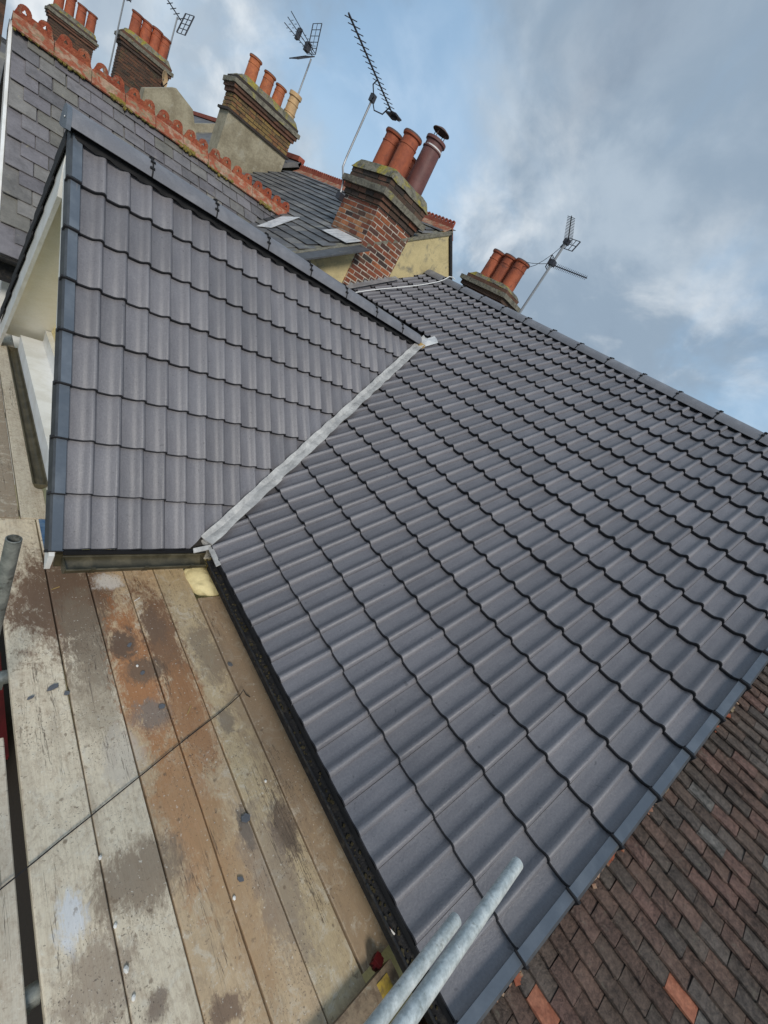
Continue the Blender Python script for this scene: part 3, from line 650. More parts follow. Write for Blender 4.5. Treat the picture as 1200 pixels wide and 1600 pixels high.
# saddle at the top, foot at the gutter corner
sd_ = MB(); n = 6
for i in range(n+1):
    t = i/n; p = V1+Vector((-0.06+0.18*t, -0.10-0.02*t, -0.05+0.14*t)); 
    sd_.V += [p+Vector((0.0, -0.045, -0.02))+NM*0.022, p+NM*(0.036+0.012*sin(t*6)), p+Vector((0, 0.07, 0.02))+NM*0.03]
sd_.F = [[i*3+k, i*3+k+1, (i+1)*3+k+1, (i+1)*3+k] for i in range(n) for k in range(2)]; sd_.I = [0]*len(sd_.F)
sd_.build('lead_saddle', M['leadw'], valley_o, smooth=True)
bk = MB(); bk.box((V1.x-0.17, WY-0.14, WZ-0.10), (V1.x-0.06, WY-0.05, WZ-0.03)); bk.build('timber_end', M['wood'], house)
ft = MB()
for (p, q) in (((-0.13, 2.015, -0.045), (0.01, 2.03, -0.02)), ((0.01, 2.03, -0.02), (-0.006, 1.80, -0.012))):
    p = Vector(p); q = Vector(q); dd = (q-p).normalized(); sx = Vector((dd.y, -dd.x, 0))
    if sx.dot(Vector((-1, -1, 0))) < 0: sx = -sx
    slab(ft, [p+Vector((0, 0, 0.03)), q+Vector((0, 0, 0.03)), q+sx*0.026+Vector((0, 0, 0.008)), p+sx*0.026+Vector((0, 0, 0.008))], Vector((0, 0, 1)), 0.006)
ft.build('lead_foot', M['lead'], valley_o)

# --- gutters
def gutter(A, B, side, r, mat, name, lip=0.006):
    """half round gutter swept A->B; side = horizontal unit vector across"""
    side = Vector(side); up = Vector((0, 0, 1)); n = 12; mb = MB()
    pr = [side*(-r*cos(pi*k/n))+up*(-r*sin(pi*k/n)) for k in range(n+1)]
    pi_ = [side*(-(r-0.004)*cos(pi*k/n))+up*(-(r-0.004)*sin(pi*k/n)) for k in range(n, -1, -1)]
    mb.extrude(pr+pi_, A, B)
    for sgn in (-1, 1): mb.tube([Vector(A)+side*(sgn*r), Vector(B)+side*(sgn*r)], lip, 6)
    for E_ in (A, B):
        d = (Vector(B)-Vector(A)).normalized()*0.004
        mb.extrude([side*(-r*1.02*cos(pi*k/n))+up*(-r*1.02*sin(pi*k/n)) for k in range(n+1)], Vector(E_)-d, Vector(E_)+d)
    return mb.build(name, mat, house, smooth=True)
gm = gutter((0.002, YV-0.02, -0.060), (0.002, 1.92, -0.060), (1, 0, 0), 0.042, M['black'], 'gutter')
gw = gutter((-0.90, 1.985, -0.105), (-0.03, 1.985, -0.105), (0, 1, 0), 0.062, M['olive'], 'gutter')
tag(gm, 'black gutter along the main eave'); tag(gw, 'brown gutter under the wing eave')
br = MB(); br.extrude([Vector((-0.066*cos(pi*k/10), 0, -0.066*sin(pi*k/10))) for k in range(11)]+[Vector((-0.060*cos(pi*k/10), 0, -0.060*sin(pi*k/10))) for k in range(10, -1, -1)], (0, -0.014, 0), (0, 0.014, 0))
br.box((-0.075, -0.012, -0.004), (-0.056, 0.012, 0.012))
BRM = br.mesh('gutter_bracket', M['black'], smooth=True)
for y in (-0.72, -0.30, 0.13, 0.56, 0.98, 1.42): obj('gutter_bracket', BRM, gm, Matrix.Translation((0.002, y, -0.060)) @ Matrix.Diagonal((0.70, 1, 0.70, 1)))
BRO = BRM.copy(); BRO.materials[0] = M['olive']
for x in (-0.76, -0.45, -0.14): obj('gutter_bracket', BRO, gw, Matrix.Translation((x, 1.985, -0.105)) @ Matrix.Rotation(pi/2, 4, 'Z'))
fs = MB(); fs.box((0.052, YV+0.02, -0.24), (0.072, 2.02, -0.035)); fs.build('fascia_board', M['black'], house)
fs = MB(); fs.box((-0.93, 2.060, -0.20), (0.015, 2.084, -0.10)); fs.build('fascia_board', M['olive'], house)
fs = MB(); fs.box((-0.59, 2.09, -0.20), (0.18, 2.28, -0.185)); fs.build('soffit', M['cream'], house)
# eave comb (dark filler under the eave tiles)
ev = MB(); ev.box((0.004, YV+0.02, -0.045), (0.020, 2.02, -0.018)); ev.build('eave_comb', M['capd'], house)
ev = MB(); ev.box((-0.90, YE+0.004, ZE-0.045), (0.0, YE+0.02, ZE-0.016)); ev.build('eave_comb', M['capd'], house)
# grit lying in the black gutter
gd = MB()
for i in range(170):
    y = R.uniform(YV, 1.85); x = 0.002+R.gauss(0, 0.013); r_ = R.uniform(0.002, 0.007); z = -0.098+abs(x-0.002)*0.5
    gd.box((-r_, -r_*R.uniform(0.6, 1.6), -0.003), (r_, r_, r_*0.7), 0, Matrix.Translation((x, y, z)) @ Matrix.Rotation(R.uniform(0, 3), 4, 'Z'))
tag(gd.build('gutter_grit', M['olive'], gm), kind='stuff')

# --- wing gable: barge boards, soffit, boxed eave, lower white bay head with its gutter
def sloped_board(x0, x1, yf, zf, yt, zt, down, mat, name):
    mb = MB(); mb.extrude([Vector((0, yf, zf)), Vector((0, yt, zt)), Vector((0, yt, zt-down)), Vector((0, yf, zf-down))], (x0, 0, 0), (x1, 0, 0)); return mb.build(name, mat, house)
dz = 0.105
sloped_board(-0.978, -0.950, YF+0.02, ZE-dz-0.05, WY, WZ-dz-0.05, 0.34, M['white'], 'barge_board')
nbm = MB(); nbm.extrude([Vector((0, YE-0.012, ZE-0.035)), Vector((0, WY, WZ-dz)), Vector((0, WY, WZ-dz-0.2)), Vector((0, YE+0.25, ZE+0.09)), Vector((0, YE+0.012, ZE-0.165))], (-0.974, 0, 0), (-0.945, 0, 0)); nbm.build('barge_board', M['white'], house)
so = MB(); k_ = Vector((0, 0, -0.36))
slab(so, [Vector((-0.954, WY, WZ))+k_, Vector((-0.60, WY, WZ))+k_, Vector((-0.60, YF-0.20, ZE+0.20*tan(TW)))+k_, Vector((-0.954, YF-0.20, ZE+0.20*tan(TW)))+k_], NWF, 0.012); so.build('soffit', M['cream'], house)
so = MB(); slab(so, [Vector((-0.940, YE+0.60, ZE+0.60*tan(TW)))+k_, Vector((-0.60, YE+0.60, ZE+0.60*tan(TW)))+k_, Vector((-0.60, WY-0.012, WZ-0.012))+k_, Vector((-0.940, WY-0.012, WZ-0.012))+k_], NW, 0.012); so.build('soffit', M['cream'], house)
bx_ = MB(); bx_.box((-0.84, 3.00, -0.33), (-0.602, 5.60, -0.10)); bx_.build('bay_head', M['white'], house)
bx_ = MB(); bx_.box((-0.655, 3.05, -0.098), (-0.602, 5.55, 0.05)); bx_.build('bay_trim', M['white'], house)
gutter((-0.887, 3.04, -0.27), (-0.887, 5.62, -0.27), (1, 0, 0), 0.042, M['olive'], 'gutter')
# grey downpipe stub at the inner corner
dp = MB(); dp.tube([(-0.02, 2.06, -0.15), (-0.02, 2.10, -0.24), (-0.01, 2.24, -0.36), (-0.01, 2.245, -0.6), (-0.01, 2.245, -5.1)], 0.030, 12); dp.build('downpipe', M['galvd'], house, smooth=True)
# far side of the main range
mf = MB(); nf = Vector((sin(TM), 0, cos(TM)))
slab(mf, [Vector((RID_X, YV, RID_Z)), Vector((RID_X, YP-0.01, RID_Z)), Vector((2*RID_X, YP-0.01, 0)), Vector((2*RID_X, YV, 0))], nf, 0.08); mf.build('front_slope', M['tile'], house)
ge = MB(); ge.extrude([Vector((0.22, 0, -0.12)), Vector((2*RID_X-0.25, 0, -0.12)), Vector((RID_X, 0, RID_Z-0.12))], (0, YV+0.06, 0), (0, YV+0.28, 0)); ge.build('gable_wall', M['housewall'], house)
# white cable lying over the upper slope
cb = MB(); cp = []
for i in range(25):
    t = i/24; x = 2.75+(4.80-2.75)*t; y = 5.90-0.20*t+0.05*sin(t*7)
    z = x*tan(TM)+0.045+(0.13*max(0, (t-0.86)/0.14)); z = min(z, RID_Z+0.10) if x > RID_X-0.1 else z
    cp.append((x, y, z))
cb.tube(cp, 0.008, 6)
tag(cb.build('cable', M['wcable'], smooth=True), 'thin white cable lying across the grey tiles below the big chimney', 'cable')

# ------------------------------------------------------------------ chimneys
def pot(parent, c, r, h, mat, style='roll', name='chimney_pot', label=None):
    mb = MB()
    if style == 'roll':
        P = [(r*1.0, -0.1), (r*0.97, 0), (r*0.88, h*0.70), (r*0.93, h*0.705), (r*0.93, h*0.735), (r*0.87, h*0.74), (r*0.87, h*0.90), (r*1.02, h*0.92), (r*1.06, h*0.96), (r*1.0, h), (r*0.80, h), (r*0.78, h*0.95), (r*0.74, h*0.3)]
    elif style == 'buff':
        P = [(r, -0.1), (r, h*0.25), (r*1.08, h*0.26), (r*1.08, h*0.30), (r*0.96, h*0.31), (r*0.93, h*0.60), (r*1.02, h*0.61), (r*1.02, h*0.65), (r*0.92, h*0.66), (r*0.92, h*0.84), (r*1.14, h*0.86), (r*1.14, h), (r*0.85, h), (r*0.8, h*0.3)]
    else:
        P = [(r*1.05, -0.1), (r*1.0, 0), (r*0.92, h*0.80), (r*1.0, h*0.81), (r*1.0, h*0.835), (r*0.9, h*0.84), (r*0.9, h*0.94), (r*1.05, h*0.95), (r*1.05, h), (r*0.8, h), (r*0.75, h*0.3)]
    mi = [0]*(len(P)-1); mi[-1] = 1; mi[-2] = 1
    for i in range(len(P)-1):
        if P[i][1] >= h*0.93 and i < len(P)-2: mi[i] = 2
    mb.lathe(P, (0, 0, 0), 24, mis=mi)
    me = mb.mesh(name, [mat, M['soot'], M['rim'] if style != 'plain' else mat], smooth=True, sharp=30, fixn=False)
    o = obj(name, me, parent, Matrix.Translation(c) @ Matrix.Rotation(jit(0.02), 4, 'X') @ Matrix.Rotation(jit(0.02), 4, 'Y') @ Matrix.Rotation(R.uniform(0, 6), 4, 'Z'))
    if label: o['label'] = label
    return o
BRK = {}
def brick_mesh(L, D, H, mat):
    key = (round(L, 3), D, H, mat.name)
    if key not in BRK:
        mb = MB(); e = 0.004
        V = []
        for z, s_ in ((-H/2, e), (H/2, e)):
            pass
        mb.box((-L/2+e, -D, -H/2+e), (L/2-e, 0, H/2-e))
        for v in mb.V: v.z += jit(0.0012); v.x += jit(0.0015)
        BRK[key] = mb.mesh('brick', mat)
    return BRK[key]
def bricks_on_face(parent, A, d, nrm, width, z0, z1, mats, ch=0.075, single=True, skip=None, header=False):
    """one brick object each; A: lower corner of the face (z ignored), d: unit along the face, nrm outward"""
    A = Vector(A); d = Vector(d); nrm = Vector(nrm); k = 0; z = z0; joined = MB()
    while z < z1-0.02:
        h = min(ch, z1-z); x = -(0.1125 if k % 2 else 0.0); j = 0
        flem = [0.225, 0.1125]
        while x < width-0.01:
            L = 0.225
            a = max(x, 0); b = min(x+L, width)
            if b-a > 0.03 and not (skip and skip(a, b, z)):
                mat = mats(a, z, width) if callable(mats) else mats
                me = brick_mesh(b-a-0.006, 0.05, h-0.009, mat)
                c = A+d*((a+b)/2)+nrm*(jit(0.003)); c.z = z+h/2
                mw = frame(c, d, -nrm, Vector((0, 0, 1))) @ Matrix.Diagonal((1, -1, 1, 1))
                # local +y points inward after the flip, brick body spans y -D..0
                mw = frame(c, -d if d.cross(nrm).z < 0 else d, nrm, Vector((0, 0, 1)))
                if single: obj('brick', me, parent, mw)
                else: joined.V and None; base = len(joined.V); joined.V.extend(mw @ v.co for v in me.vertices); joined.F.extend([base+i for i in p.vertices] for p in me.polygons); joined.I.extend([0]*len(me.polygons))
            x += L; j += 1
        z += ch; k += 1
    if not single and joined.V:
        mat = mats(0, z0, width) if callable(mats) else mats
        tag(joined.build('brick', mat, parent, fixn=False), kind='stuff')
def rough_block(a, b, amp, seed, nx=8, ny=8, nz=2, taper=0.0):
    """weathered block: subdivided box with an uneven surface"""
    bm = bmesh.new(); bmesh.ops.create_cube(bm, size=1.0)
    bmesh.ops.subdivide_edges(bm, edges=bm.edges[:], cuts=5, use_grid_fill=True)
    a = Vector(a); b = Vector(b); c = (a+b)/2; s_ = b-a
    for v in bm.verts:
        f = 1-taper*max(0, v.co.z+0.5)
        v.co = Vector((c.x+v.co.x*s_.x*f, c.y+v.co.y*s_.y*f, c.z+v.co.z*s_.z))
        nn = noise.noise_vector(v.co*9+Vector((seed, 0, 0))); v.co += nn*amp
    me = bpy.data.meshes.new('block'); bm.to_mesh(me); bm.free(); return me
# chimney on the party wall, big in view
ch = MB(); ch.box((CHX0+0.006, CHY0+0.006, 1.9), (CHX1-0.006, CHY1-0.006, 3.36))
chim = ch.build('chimney_stack', M['mortar'], house); tag(chim, 'red and brown brick chimney stack with four pots')
def cmat_left(a, z, w_): return M['brick'] if (z > 3.15 or R.random() < 0.35 or a > 0.85) else M['bricko']
def cmat_right(a, z, w_): return M['brick'] if R.random() < 0.85 else M['brickd']
bricks_on_face(chim, (CHX0, CHY0, 0), (1, 0, 0), (0, -1, 0), CHX1-CHX0, 2.10, 3.36, cmat_right, skip=lambda a, b, z: z < (CHX0+a)*tan(TM)-0.12)
bricks_on_face(chim, (CHX0, CHY1, 0), (0, -1, 0), (-1, 0, 0), CHY1-CHY0, 2.02, 3.36, cmat_left)
bricks_on_face(chim, (CHX1, CHY1, 0), (-1, 0, 0), (0, 1, 0), CHX1-CHX0, 2.60, 3.36, M['brick'], single=False)
bricks_on_face(chim, (CHX1, CHY0, 0), (0, 1, 0), (1, 0, 0), CHY1-CHY0, 2.60, 3.36, M['brick'], single=False)
for lvl, (p, z0) in enumerate(((0.030, 3.36), (0.060, 3.435))):     # two oversailing courses
    cc = MB(); cc.box((CHX0-p+0.01, CHY0-p+0.01, z0+0.002), (CHX1+p-0.01, CHY1+p-0.01, z0+0.074)); core = cc.build('corbel_course', M['mortard'], chim)
    bricks_on_face(chim, (CHX0-p, CHY0-p, 0), (1, 0, 0), (0, -1, 0), CHX1-CHX0+2*p, z0, z0+0.075, M['brickd'])
    bricks_on_face(chim, (CHX0-p, CHY1+p, 0), (0, -1, 0), (-1, 0, 0), CHY1-CHY0+2*p, z0, z0+0.075, M['brickd'])
me = rough_block((CHX0-0.11, CHY0-0.11, 3.512), (CHX1+0.11, CHY1+0.11, 3.60), 0.010, 1.0); me.materials.append(M['stone']); obj('stone_band', me, chim)
cc = MB(); cc.box((CHX0-0.035, CHY0-0.035, 3.60), (CHX1+0.035, CHY1+0.035, 3.75)); cc.build('upper_course', M['mortard'], chim)
bricks_on_face(chim, (CHX0-0.045, CHY0-0.045, 0), (1, 0, 0), (0, -1, 0), CHX1-CHX0+0.09, 3.603, 3.753, M['brickd'])
bricks_on_face(chim, (CHX0-0.045, CHY1+0.045, 0), (0, -1, 0), (-1, 0, 0), CHY1-CHY0+0.09, 3.603, 3.753, M['brickd'])
me = rough_block((CHX0-0.07, CHY0-0.07, 3.752), (CHX1+0.07, CHY1+0.07, 3.90), 0.022, 5.0, taper=0.14); me.materials.append(M['cement']); obj('flaunching', me, chim)
pot(chim, (3.24, 6.98, 3.87), 0.150, 0.56, M['terra'])
pot(chim, (3.26, 6.55, 3.87), 0.155, 0.60, M['terra'])
pot(chim, (3.68, 6.98, 3.87), 0.150, 0.50, M['terra'])
pp = pot(chim, (3.68, 6.52, 3.87), 0.165, 0.80, M['purple'], 'plain', label='tall dark plum chimney pot with flat cowl')
cw = MB(); cw.lathe([(0.15, 0.0), (0.152, 0.03), (0.145, 0.03), (0.143, 0.0)], (3.68, 6.52, 4.53), 24); cw.build('band', M['wcable'], pp, smooth=True)
cw = MB(); cw.lathe([(0.0, 0.055), (0.06, 0.05), (0.145, 0.012), (0.150, 0.0), (0.14, 0.0), (0.06, 0.03), (0.0, 0.035)], (3.68, 6.52, 4.79), 24)
for k in range(4): a = k*pi/2+0.4; cw.tube([(3.68+0.10*cos(a), 6.52+0.10*sin(a), 4.60), (3.68+0.10*cos(a), 6.52+0.10*sin(a), 4.80)], 0.006, 5)
cw.build('cowl', M['rim'], pp, smooth=True)
# lead flashing at the foot of the stack
lf = MB()
for i in range(7):                                                  # stepped along our slope
    x = CHX0+i*0.118; zb = x*tan(TM)
    lf.box((x, CHY0-0.012, zb-0.05), (x+0.114, CHY0-0.006, zb+0.085+(i % 2)*0.01))
slab(lf, [Vector((CHX0-0.03, CHY0-0.005, (CHX0-0.03)*tan(TM)+0.05)), Vector((CHX1+0.1, CHY0-0.005, (CHX1+0.1)*tan(TM)+0.05)), Vector((CHX1+0.1, CHY0-0.15, (CHX1+0.1)*tan(TM)+0.04)), Vector((CHX0-0.03, CHY0-0.15, (CHX0-0.03)*tan(TM)+0.04))], NM, 0.004)
lf.build('lead_flashing', M['leadd'], chim)
lf = MB(); zb = CHX0*tan(TM)+ZOFF
slab(lf, [Vector((CHX0-0.008, CHY0+0.03, zb-0.30)), Vector((CHX0-0.008, CHY1+0.03, zb-0.30)), Vector((CHX0-0.010, CHY1+0.03, zb-0.12)), Vector((CHX0-0.010, CHY0+0.03, zb-0.12))], Vector((-1, 0, 0)), 0.006)
slab(lf, [Vector((CHX0-0.25, CHY0+0.03, zb-0.13)), Vector((CHX0-0.25, CHY1-0.2, zb-0.13)), Vector((CHX0, CHY1-0.2, zb+0.03)), Vector((CHX0, CHY0+0.03, zb+0.03))], NM, 0.006)
lf.build('lead_flashing', M['leadw'], chim)

# second stack of our house, behind the ridge
c5 = MB(); c5.box((5.95, 5.45, 1.6), (6.45, 6.55, 3.42)); chf = c5.build('chimney_stack', M['rb'], house); tag(chf, 'brick chimney with three red pots rising behind the ridge')
for p, z0, z1, mt in ((0.05, 3.42, 3.50, 'brickd'), (0.10, 3.50, 3.58, 'stone'), (0.02, 3.58, 3.66, 'brickd')):
    me = rough_block((5.95-p, 5.45-p, z0), (6.45+p, 6.55+p, z1+0.002), 0.008, z0); me.materials.append(M[mt]); obj('corbel_course', me, chf)
me = rough_block((5.93, 5.43, 3.66), (6.47, 6.57, 3.74), 0.02, 2.2, taper=0.2); me.materials.append(M['cement']); obj('flaunching', me, chf)
for y in (5.68, 6.0, 6.32): pot(chf, (6.2, y, 3.68), 0.150, 0.60, M['terra'])

# ------------------------------------------------------------------ neighbour with slate roofs
NRX, NRZ = 4.70, 4.70*tan(TM)+ZOFF-0.03
nb = thing('terraced_house', 'slate roofed neighbour house with red crested ridges beyond the big chimney', 'house', (2.5, 9.5, GROUND))
mb = MB(); mb.box((0.20, YP+0.24, GROUND), (NRX, 12.48, 0.70)); mb.build('wall', M['yellow'], nb)
mb = MB(); mb.box((NRX-0.12, YP+0.24, 0.70), (NRX, 12.48, NRZ-0.10)); mb.build('wall', M['yellow'], nb)
mb = MB(); mb.box((-0.95, 6.75, GROUND), (0.19, 10.25, 0.45)); mb.build('wall', M['white'], nb)
mb = MB(); slab(mb, [Vector((0, YP+0.0, ZOFF-0.03)), Vector((0, 12.5, ZOFF-0.03)), Vector((NRX, 12.5, NRZ)), Vector((NRX, YP, NRZ))], NM, 0.03)
nmain = mb.build('main_roof', M['subroof'], nb)
# party gable wall between the two roofs
mb = MB(); mb.extrude([Vector((0.3, 0, 0.0)), Vector((0.3, 0, 0.3*tan(TM)+ZOFF-0.075)), Vector((NRX, 0, NRZ-0.045)), Vector((NRX+3.3, 0, NRZ-3.20)), Vector((NRX+3.3, 0, 0))], (0, YP+0.002, 0), (0, YP+0.22, 0)); mb.build('gable_wall', M['yellow'], nb)
mb = MB(); mb.extrude([Vector((NRX, 0, NRZ-0.02)), Vector((NRX+3.4, 0, NRZ-3.22)), Vector((NRX+3.4, 0, NRZ-3.29)), Vector((NRX, 0, NRZ-0.09))], (0, YP-0.03, 0), (0, YP+0.001, 0)); mb.build('barge_board', M['black'], nb)
mb = MB(); slab(mb, [Vector((NRX, YP-0.03, NRZ)), Vector((NRX, 12.5, NRZ)), Vector((NRX+3.4, 12.5, NRZ-3.2)), Vector((NRX+3.4, YP-0.03, NRZ-3.2))], Vector((0.685, 0, 0.728)), 0.02); mb.build('front_slope', M['farslate'], nb)
mb = MB(); slab(mb, [Vector((1.5, YP-0.03, 1.5*tan(TM)+ZOFF-0.012)), Vector((NRX, YP-0.03, NRZ+0.018)), Vector((NRX, YP+0.16, NRZ+0.018)), Vector((1.5, YP+0.16, 1.5*tan(TM)+ZOFF-0.012))], NM, 0.05); mb.build('verge_mortar', M['stone'], nb)
mb = MB(); slab(mb, [Vector((1.9, 5.98, 1.9*tan(TM)+ZOFF-0.02)), Vector((3.03, 5.98, 3.03*tan(TM)+ZOFF-0.02)), Vector((3.03, YP-0.035, 3.03*tan(TM)+ZOFF-0.02)), Vector((1.9, YP-0.035, 1.9*tan(TM)+ZOFF-0.02))], NM, 0.022); mb.build('verge_apron', M['slated'], nb)
def slate_mesh(wd, ln, th, mat, name='slate'):
    mb = MB(); V = []
    e = 0.005
    mb.box((e, 0, -th), (wd-e, ln, 0))
    for v in mb.V:
        v.x += jit(0.002); v.y += jit(0.004)
    return mb.mesh(name, mat)
def slate_field(parent, U, S, N, o0, wd, gauge, ln, th, cols_, rows, mat, keep=None, single=None, variants=6, name='slate', tiltk=2.0):
    ms = [slate_mesh(wd-0.004, ln, th, mat, name) for _ in range(variants)]; J = MB(); cnt = 0
    for r in range(rows):
        for c in range(-1, cols_+1):
            u = c*wd+(wd/2 if r % 2 else 0)+jit(0.004); p = o0+U*u+S*(r*gauge+jit(0.004))
            ctr = p+U*(wd/2)+S*(gauge/2)
            if keep and not keep(ctr, r, c): continue
            a = math.atan(tiltk*th/gauge)+jit(0.012); rz = jit(0.010); b_ = jit(0.008)
            s2 = S*cos(a)-N*sin(a); n2 = N*cos(a)+S*sin(a); u2 = U*cos(b_)+n2*sin(b_); n2 = n2*cos(b_)-U*sin(b_)
            u3 = u2*cos(rz)+s2*sin(rz); s3 = s2*cos(rz)-u2*sin(rz)
            mw = frame(p+N*(th*tiltk+jit(0.001)), u3, s3, n2); me = R.choice(ms)
            if (single is None or single(ctr)) and cnt < 300: obj(name, me, parent, mw); cnt += 1
            else:
                base = len(J.V); J.V.extend(mw @ v.co for v in me.vertices); J.F.extend([base+i for i in q.vertices] for q in me.polygons); J.I.extend([0]*len(me.polygons))
    return J, cnt
NWY, NWZ, NTW = 8.50, 2.60, radians(44)
nS, nU, nN = Vector((0, cos(NTW), sin(NTW))), Vector((1, 0, 0)), Vector((0, -sin(NTW), cos(NTW)))
nlen = 3.05; XG = -1.06
eave = Vector((XG, NWY, NWZ))-nS*nlen
CAM = Vector((-1.56, -0.30, 2.06))
def seen(c):
    t = (WY-CAM.y)/(c.y-CAM.y); q = CAM.lerp(c, t); return not (q.x > -0.9 and q.z < WZ-0.15)   # not wholly behind the wing
nxr = (NWZ-ZOFF)/tan(TM)
mb = MB(); slab(mb, [eave-nN*0.02, Vector((0.2, eave.y, eave.z))-nN*0.02, Vector((nxr, NWY, NWZ))-nN*0.02, Vector((XG, NWY, NWZ))-nN*0.02], nN, 0.06)
nSf, nNf = Vector((0, -cos(NTW), sin(NTW))), Vector((0, sin(NTW), cos(NTW)))
ef = Vector((XG, NWY, NWZ))-nSf*nlen
slab(mb, [Vector((XG, NWY, NWZ))-nNf*0.02, Vector((nxr, NWY, NWZ))-nNf*0.02, Vector((0.2, ef.y, ef.z))-nNf*0.02, ef-nNf*0.02], nNf, 0.06)
nwing = mb.build('wing_roof', M['slated'], nb)
def kw(c, r, q):
    # keep inside the gable edge and in front of the neighbour's main slope
    return c.x > XG+0.07 and (c.x < 0.3 or (c.x < 2.85 and c.z > (c.x*tan(TM)+ZOFF)-0.06))
J, cnt1 = slate_field(nwing, nU, nS, nN, eave, 0.262, 0.186, 0.38, 0.009, 16, 16, M['slate'], kw, seen)
tag(J.build('slate', M['slate'], nwing, fixn=False), kind='stuff')
def km(c, r, q):
    if not (YP+0.12 < c.y < 12.45): return False
    if c.x > NRX-0.12: return False
    return not (CHX0-0.1 < c.x < CHX1 and c.y < CHY1-0.1) and c.x > 1.2
lim = 298-cnt1
def sg(c): return c.y < 11.6 and c.x > 2.2 and seen(c)
J, cnt2 = slate_field(nmain, UM, SM, NM, Vector((0, 12.5, ZOFF)), 0.30, 0.20, 0.40, 0.009, 22, 28, M['slated'], km, sg)
# joined slates beyond pick-apart distance; each keeps its own random tone through separate islands of colour
tag(J.build('slate', M['farslate'], nmain, fixn=False), kind='stuff')
print('SLATES', cnt1, cnt2)
# crested ridge tiles
def crest_mesh(L, n, h, r, hole, mat, th=0.035, base=None):
    """vertical plate with n round lobes, each pierced; plus inverted-V base wings"""
    outer = [(0, 0), (L, 0)]
    pts = []
    for i in range(n-1, -1, -1):
        cx = (i+0.5)*L/n
        for k in range(9): a = pi*k/8; pts.append((cx+r*cos(a), h-r+r*sin(a)))
    outer += pts
    loops = [[Vector((x, y, 0)) for x, y in outer]]
    for i in range(n):
        cx = (i+0.5)*L/n; cy = h-r*1.02
        loops.append([Vector((cx+hole*(1+0.35*cos(3*a+pi/2))*cos(a), cy+hole*(1+0.35*cos(3*a+pi/2))*sin(a), 0)) for a in [2*pi*k/12 for k in range(12)]][::-1])
    tris = tessellate_polygon(loops); flat = [v for l in loops for v in l]; m_ = len(flat)
    V = [Vector((v.x, -th/2, v.y)) for v in flat]+[Vector((v.x, th/2, v.y)) for v in flat]; F = [list(t) for t in tris]+[[i+m_ for i in t][::-1] for t in tris]
    o = 0
    for l in loops:
        k = len(l)
        for i in range(k): j = (i+1) % k; F.append([o+i, o+j, m_+o+j, m_+o+i])
        o += k
    mb = MB(); mb.add(V, F, 0)
    wv = 0.16
    for s_ in (-1, 1):
        P = [Vector((0, 0, 0.03)), Vector((0, s_*wv, -wv*0.93+0.03)), Vector((0, s_*(wv-0.012), -wv*0.93+0.015)), Vector((0, 0, 0.012))]
        mb.extrude(P, (0, 0, 0), (L, 0, 0), mi=1)
    return mb.mesh('ridge_tile', [mat, base or mat])
CMS = [crest_mesh(0.388, 2, 0.150+jit(0.006), 0.068, 0.018, M['crest'], base=M['crestb']) for _ in range(3)]
for i in range(10):
    obj('ridge_tile', CMS[i % 3], nwing, Matrix.Translation((XG-0.01+i*0.395, NWY+jit(0.006), NWZ+0.045+jit(0.006))) @ Matrix.Rotation(jit(0.012), 4, 'Y') @ Matrix.Rotation(jit(0.02), 4, 'X'))
CM2 = crest_mesh(0.30, 3, 0.14, 0.040, 0.020, M['crestd'], th=0.03, base=M['crestb'])
for i in range(20):
    obj('ridge_tile', CM2, nmain, Matrix.Translation((NRX, YP+0.02+i*0.307, NRZ+0.045+jit(0.004))) @ Matrix.Rotation(pi/2, 4, 'Z') @ Matrix.Rotation(jit(0.012), 4, 'Y'))
# moss along the ridge bedding
ms = MB()
for i in range(620):
    x = R.uniform(-1.05, 2.6); p = Vector((x, NWY, NWZ+0.05))-nS*(0.165+abs(R.gauss(0, 0.022)))+nN*0.012
    if noise.noise(Vector((x*2.3, 0, 0))) < -0.25+0.16*x: continue
    r_ = R.uniform(0.010, 0.026); ms.box((-r_, -r_*0.7, -r_*0.4), (r_, r_*0.7, r_*0.5), 0, frame(p, nU, nS, nN) @ Matrix.Rotation(R.uniform(0, 3), 4, 'Z'))
tag(ms.build('moss', M['moss'], nwing), kind='stuff')
# lead where the neighbour's wing ridge meets the main slope, barge board, gutter
lf = MB(); q_ = lambda x, y: Vector((x, y, x*tan(TM)+ZOFF+0.035))
slab(lf, [q_(2.05, 7.72), q_(2.20, 7.54), q_(2.84, 8.00), q_(2.60, 8.16)], NM, 0.006); lf.build('lead_flashing', M['leadw'], nwing)
mb = MB(); bo = -nN*0.03
slab(mb, [eave+bo+Vector((-0.03, 0, 0)), eave+bo+Vector((0.0, 0, 0)), Vector((XG, NWY, NWZ))+bo, Vector((XG-0.03, NWY, NWZ))+bo], nN, 0.16); mb.build('barge_board', M['white'], nb)
mb = MB(); mb.box((-1.12, eave.y+0.16, eave.z-0.33), (0.2, eave.y+0.18, eave.z-0.05)); mb.build('fascia_board', M['black'], nb)
g2 = MB(); n = 8
pr = [Vector((0, -0.055*cos(pi*k/n), -0.055*sin(pi*k/n))) for k in range(n+1)]+[Vector((0, -0.05*cos(pi*k/n), -0.05*sin(pi*k/n))) for k in range(n, -1, -1)]
g2.extrude(pr, (-1.16, eave.y-0.02, eave.z-0.02), (0.2, eave.y-0.02, eave.z-0.02)); g2.build('gutter', M['black'], nb)
# brick stub wall at the far left edge of the neighbour's gable
mb = MB(); mb.box((-1.62, 8.35, GROUND), (-1.14, 9.0, 3.9)); tag(mb.build('brick_pier', M['rb'], nb), 'dark brick pier at the gable corner')

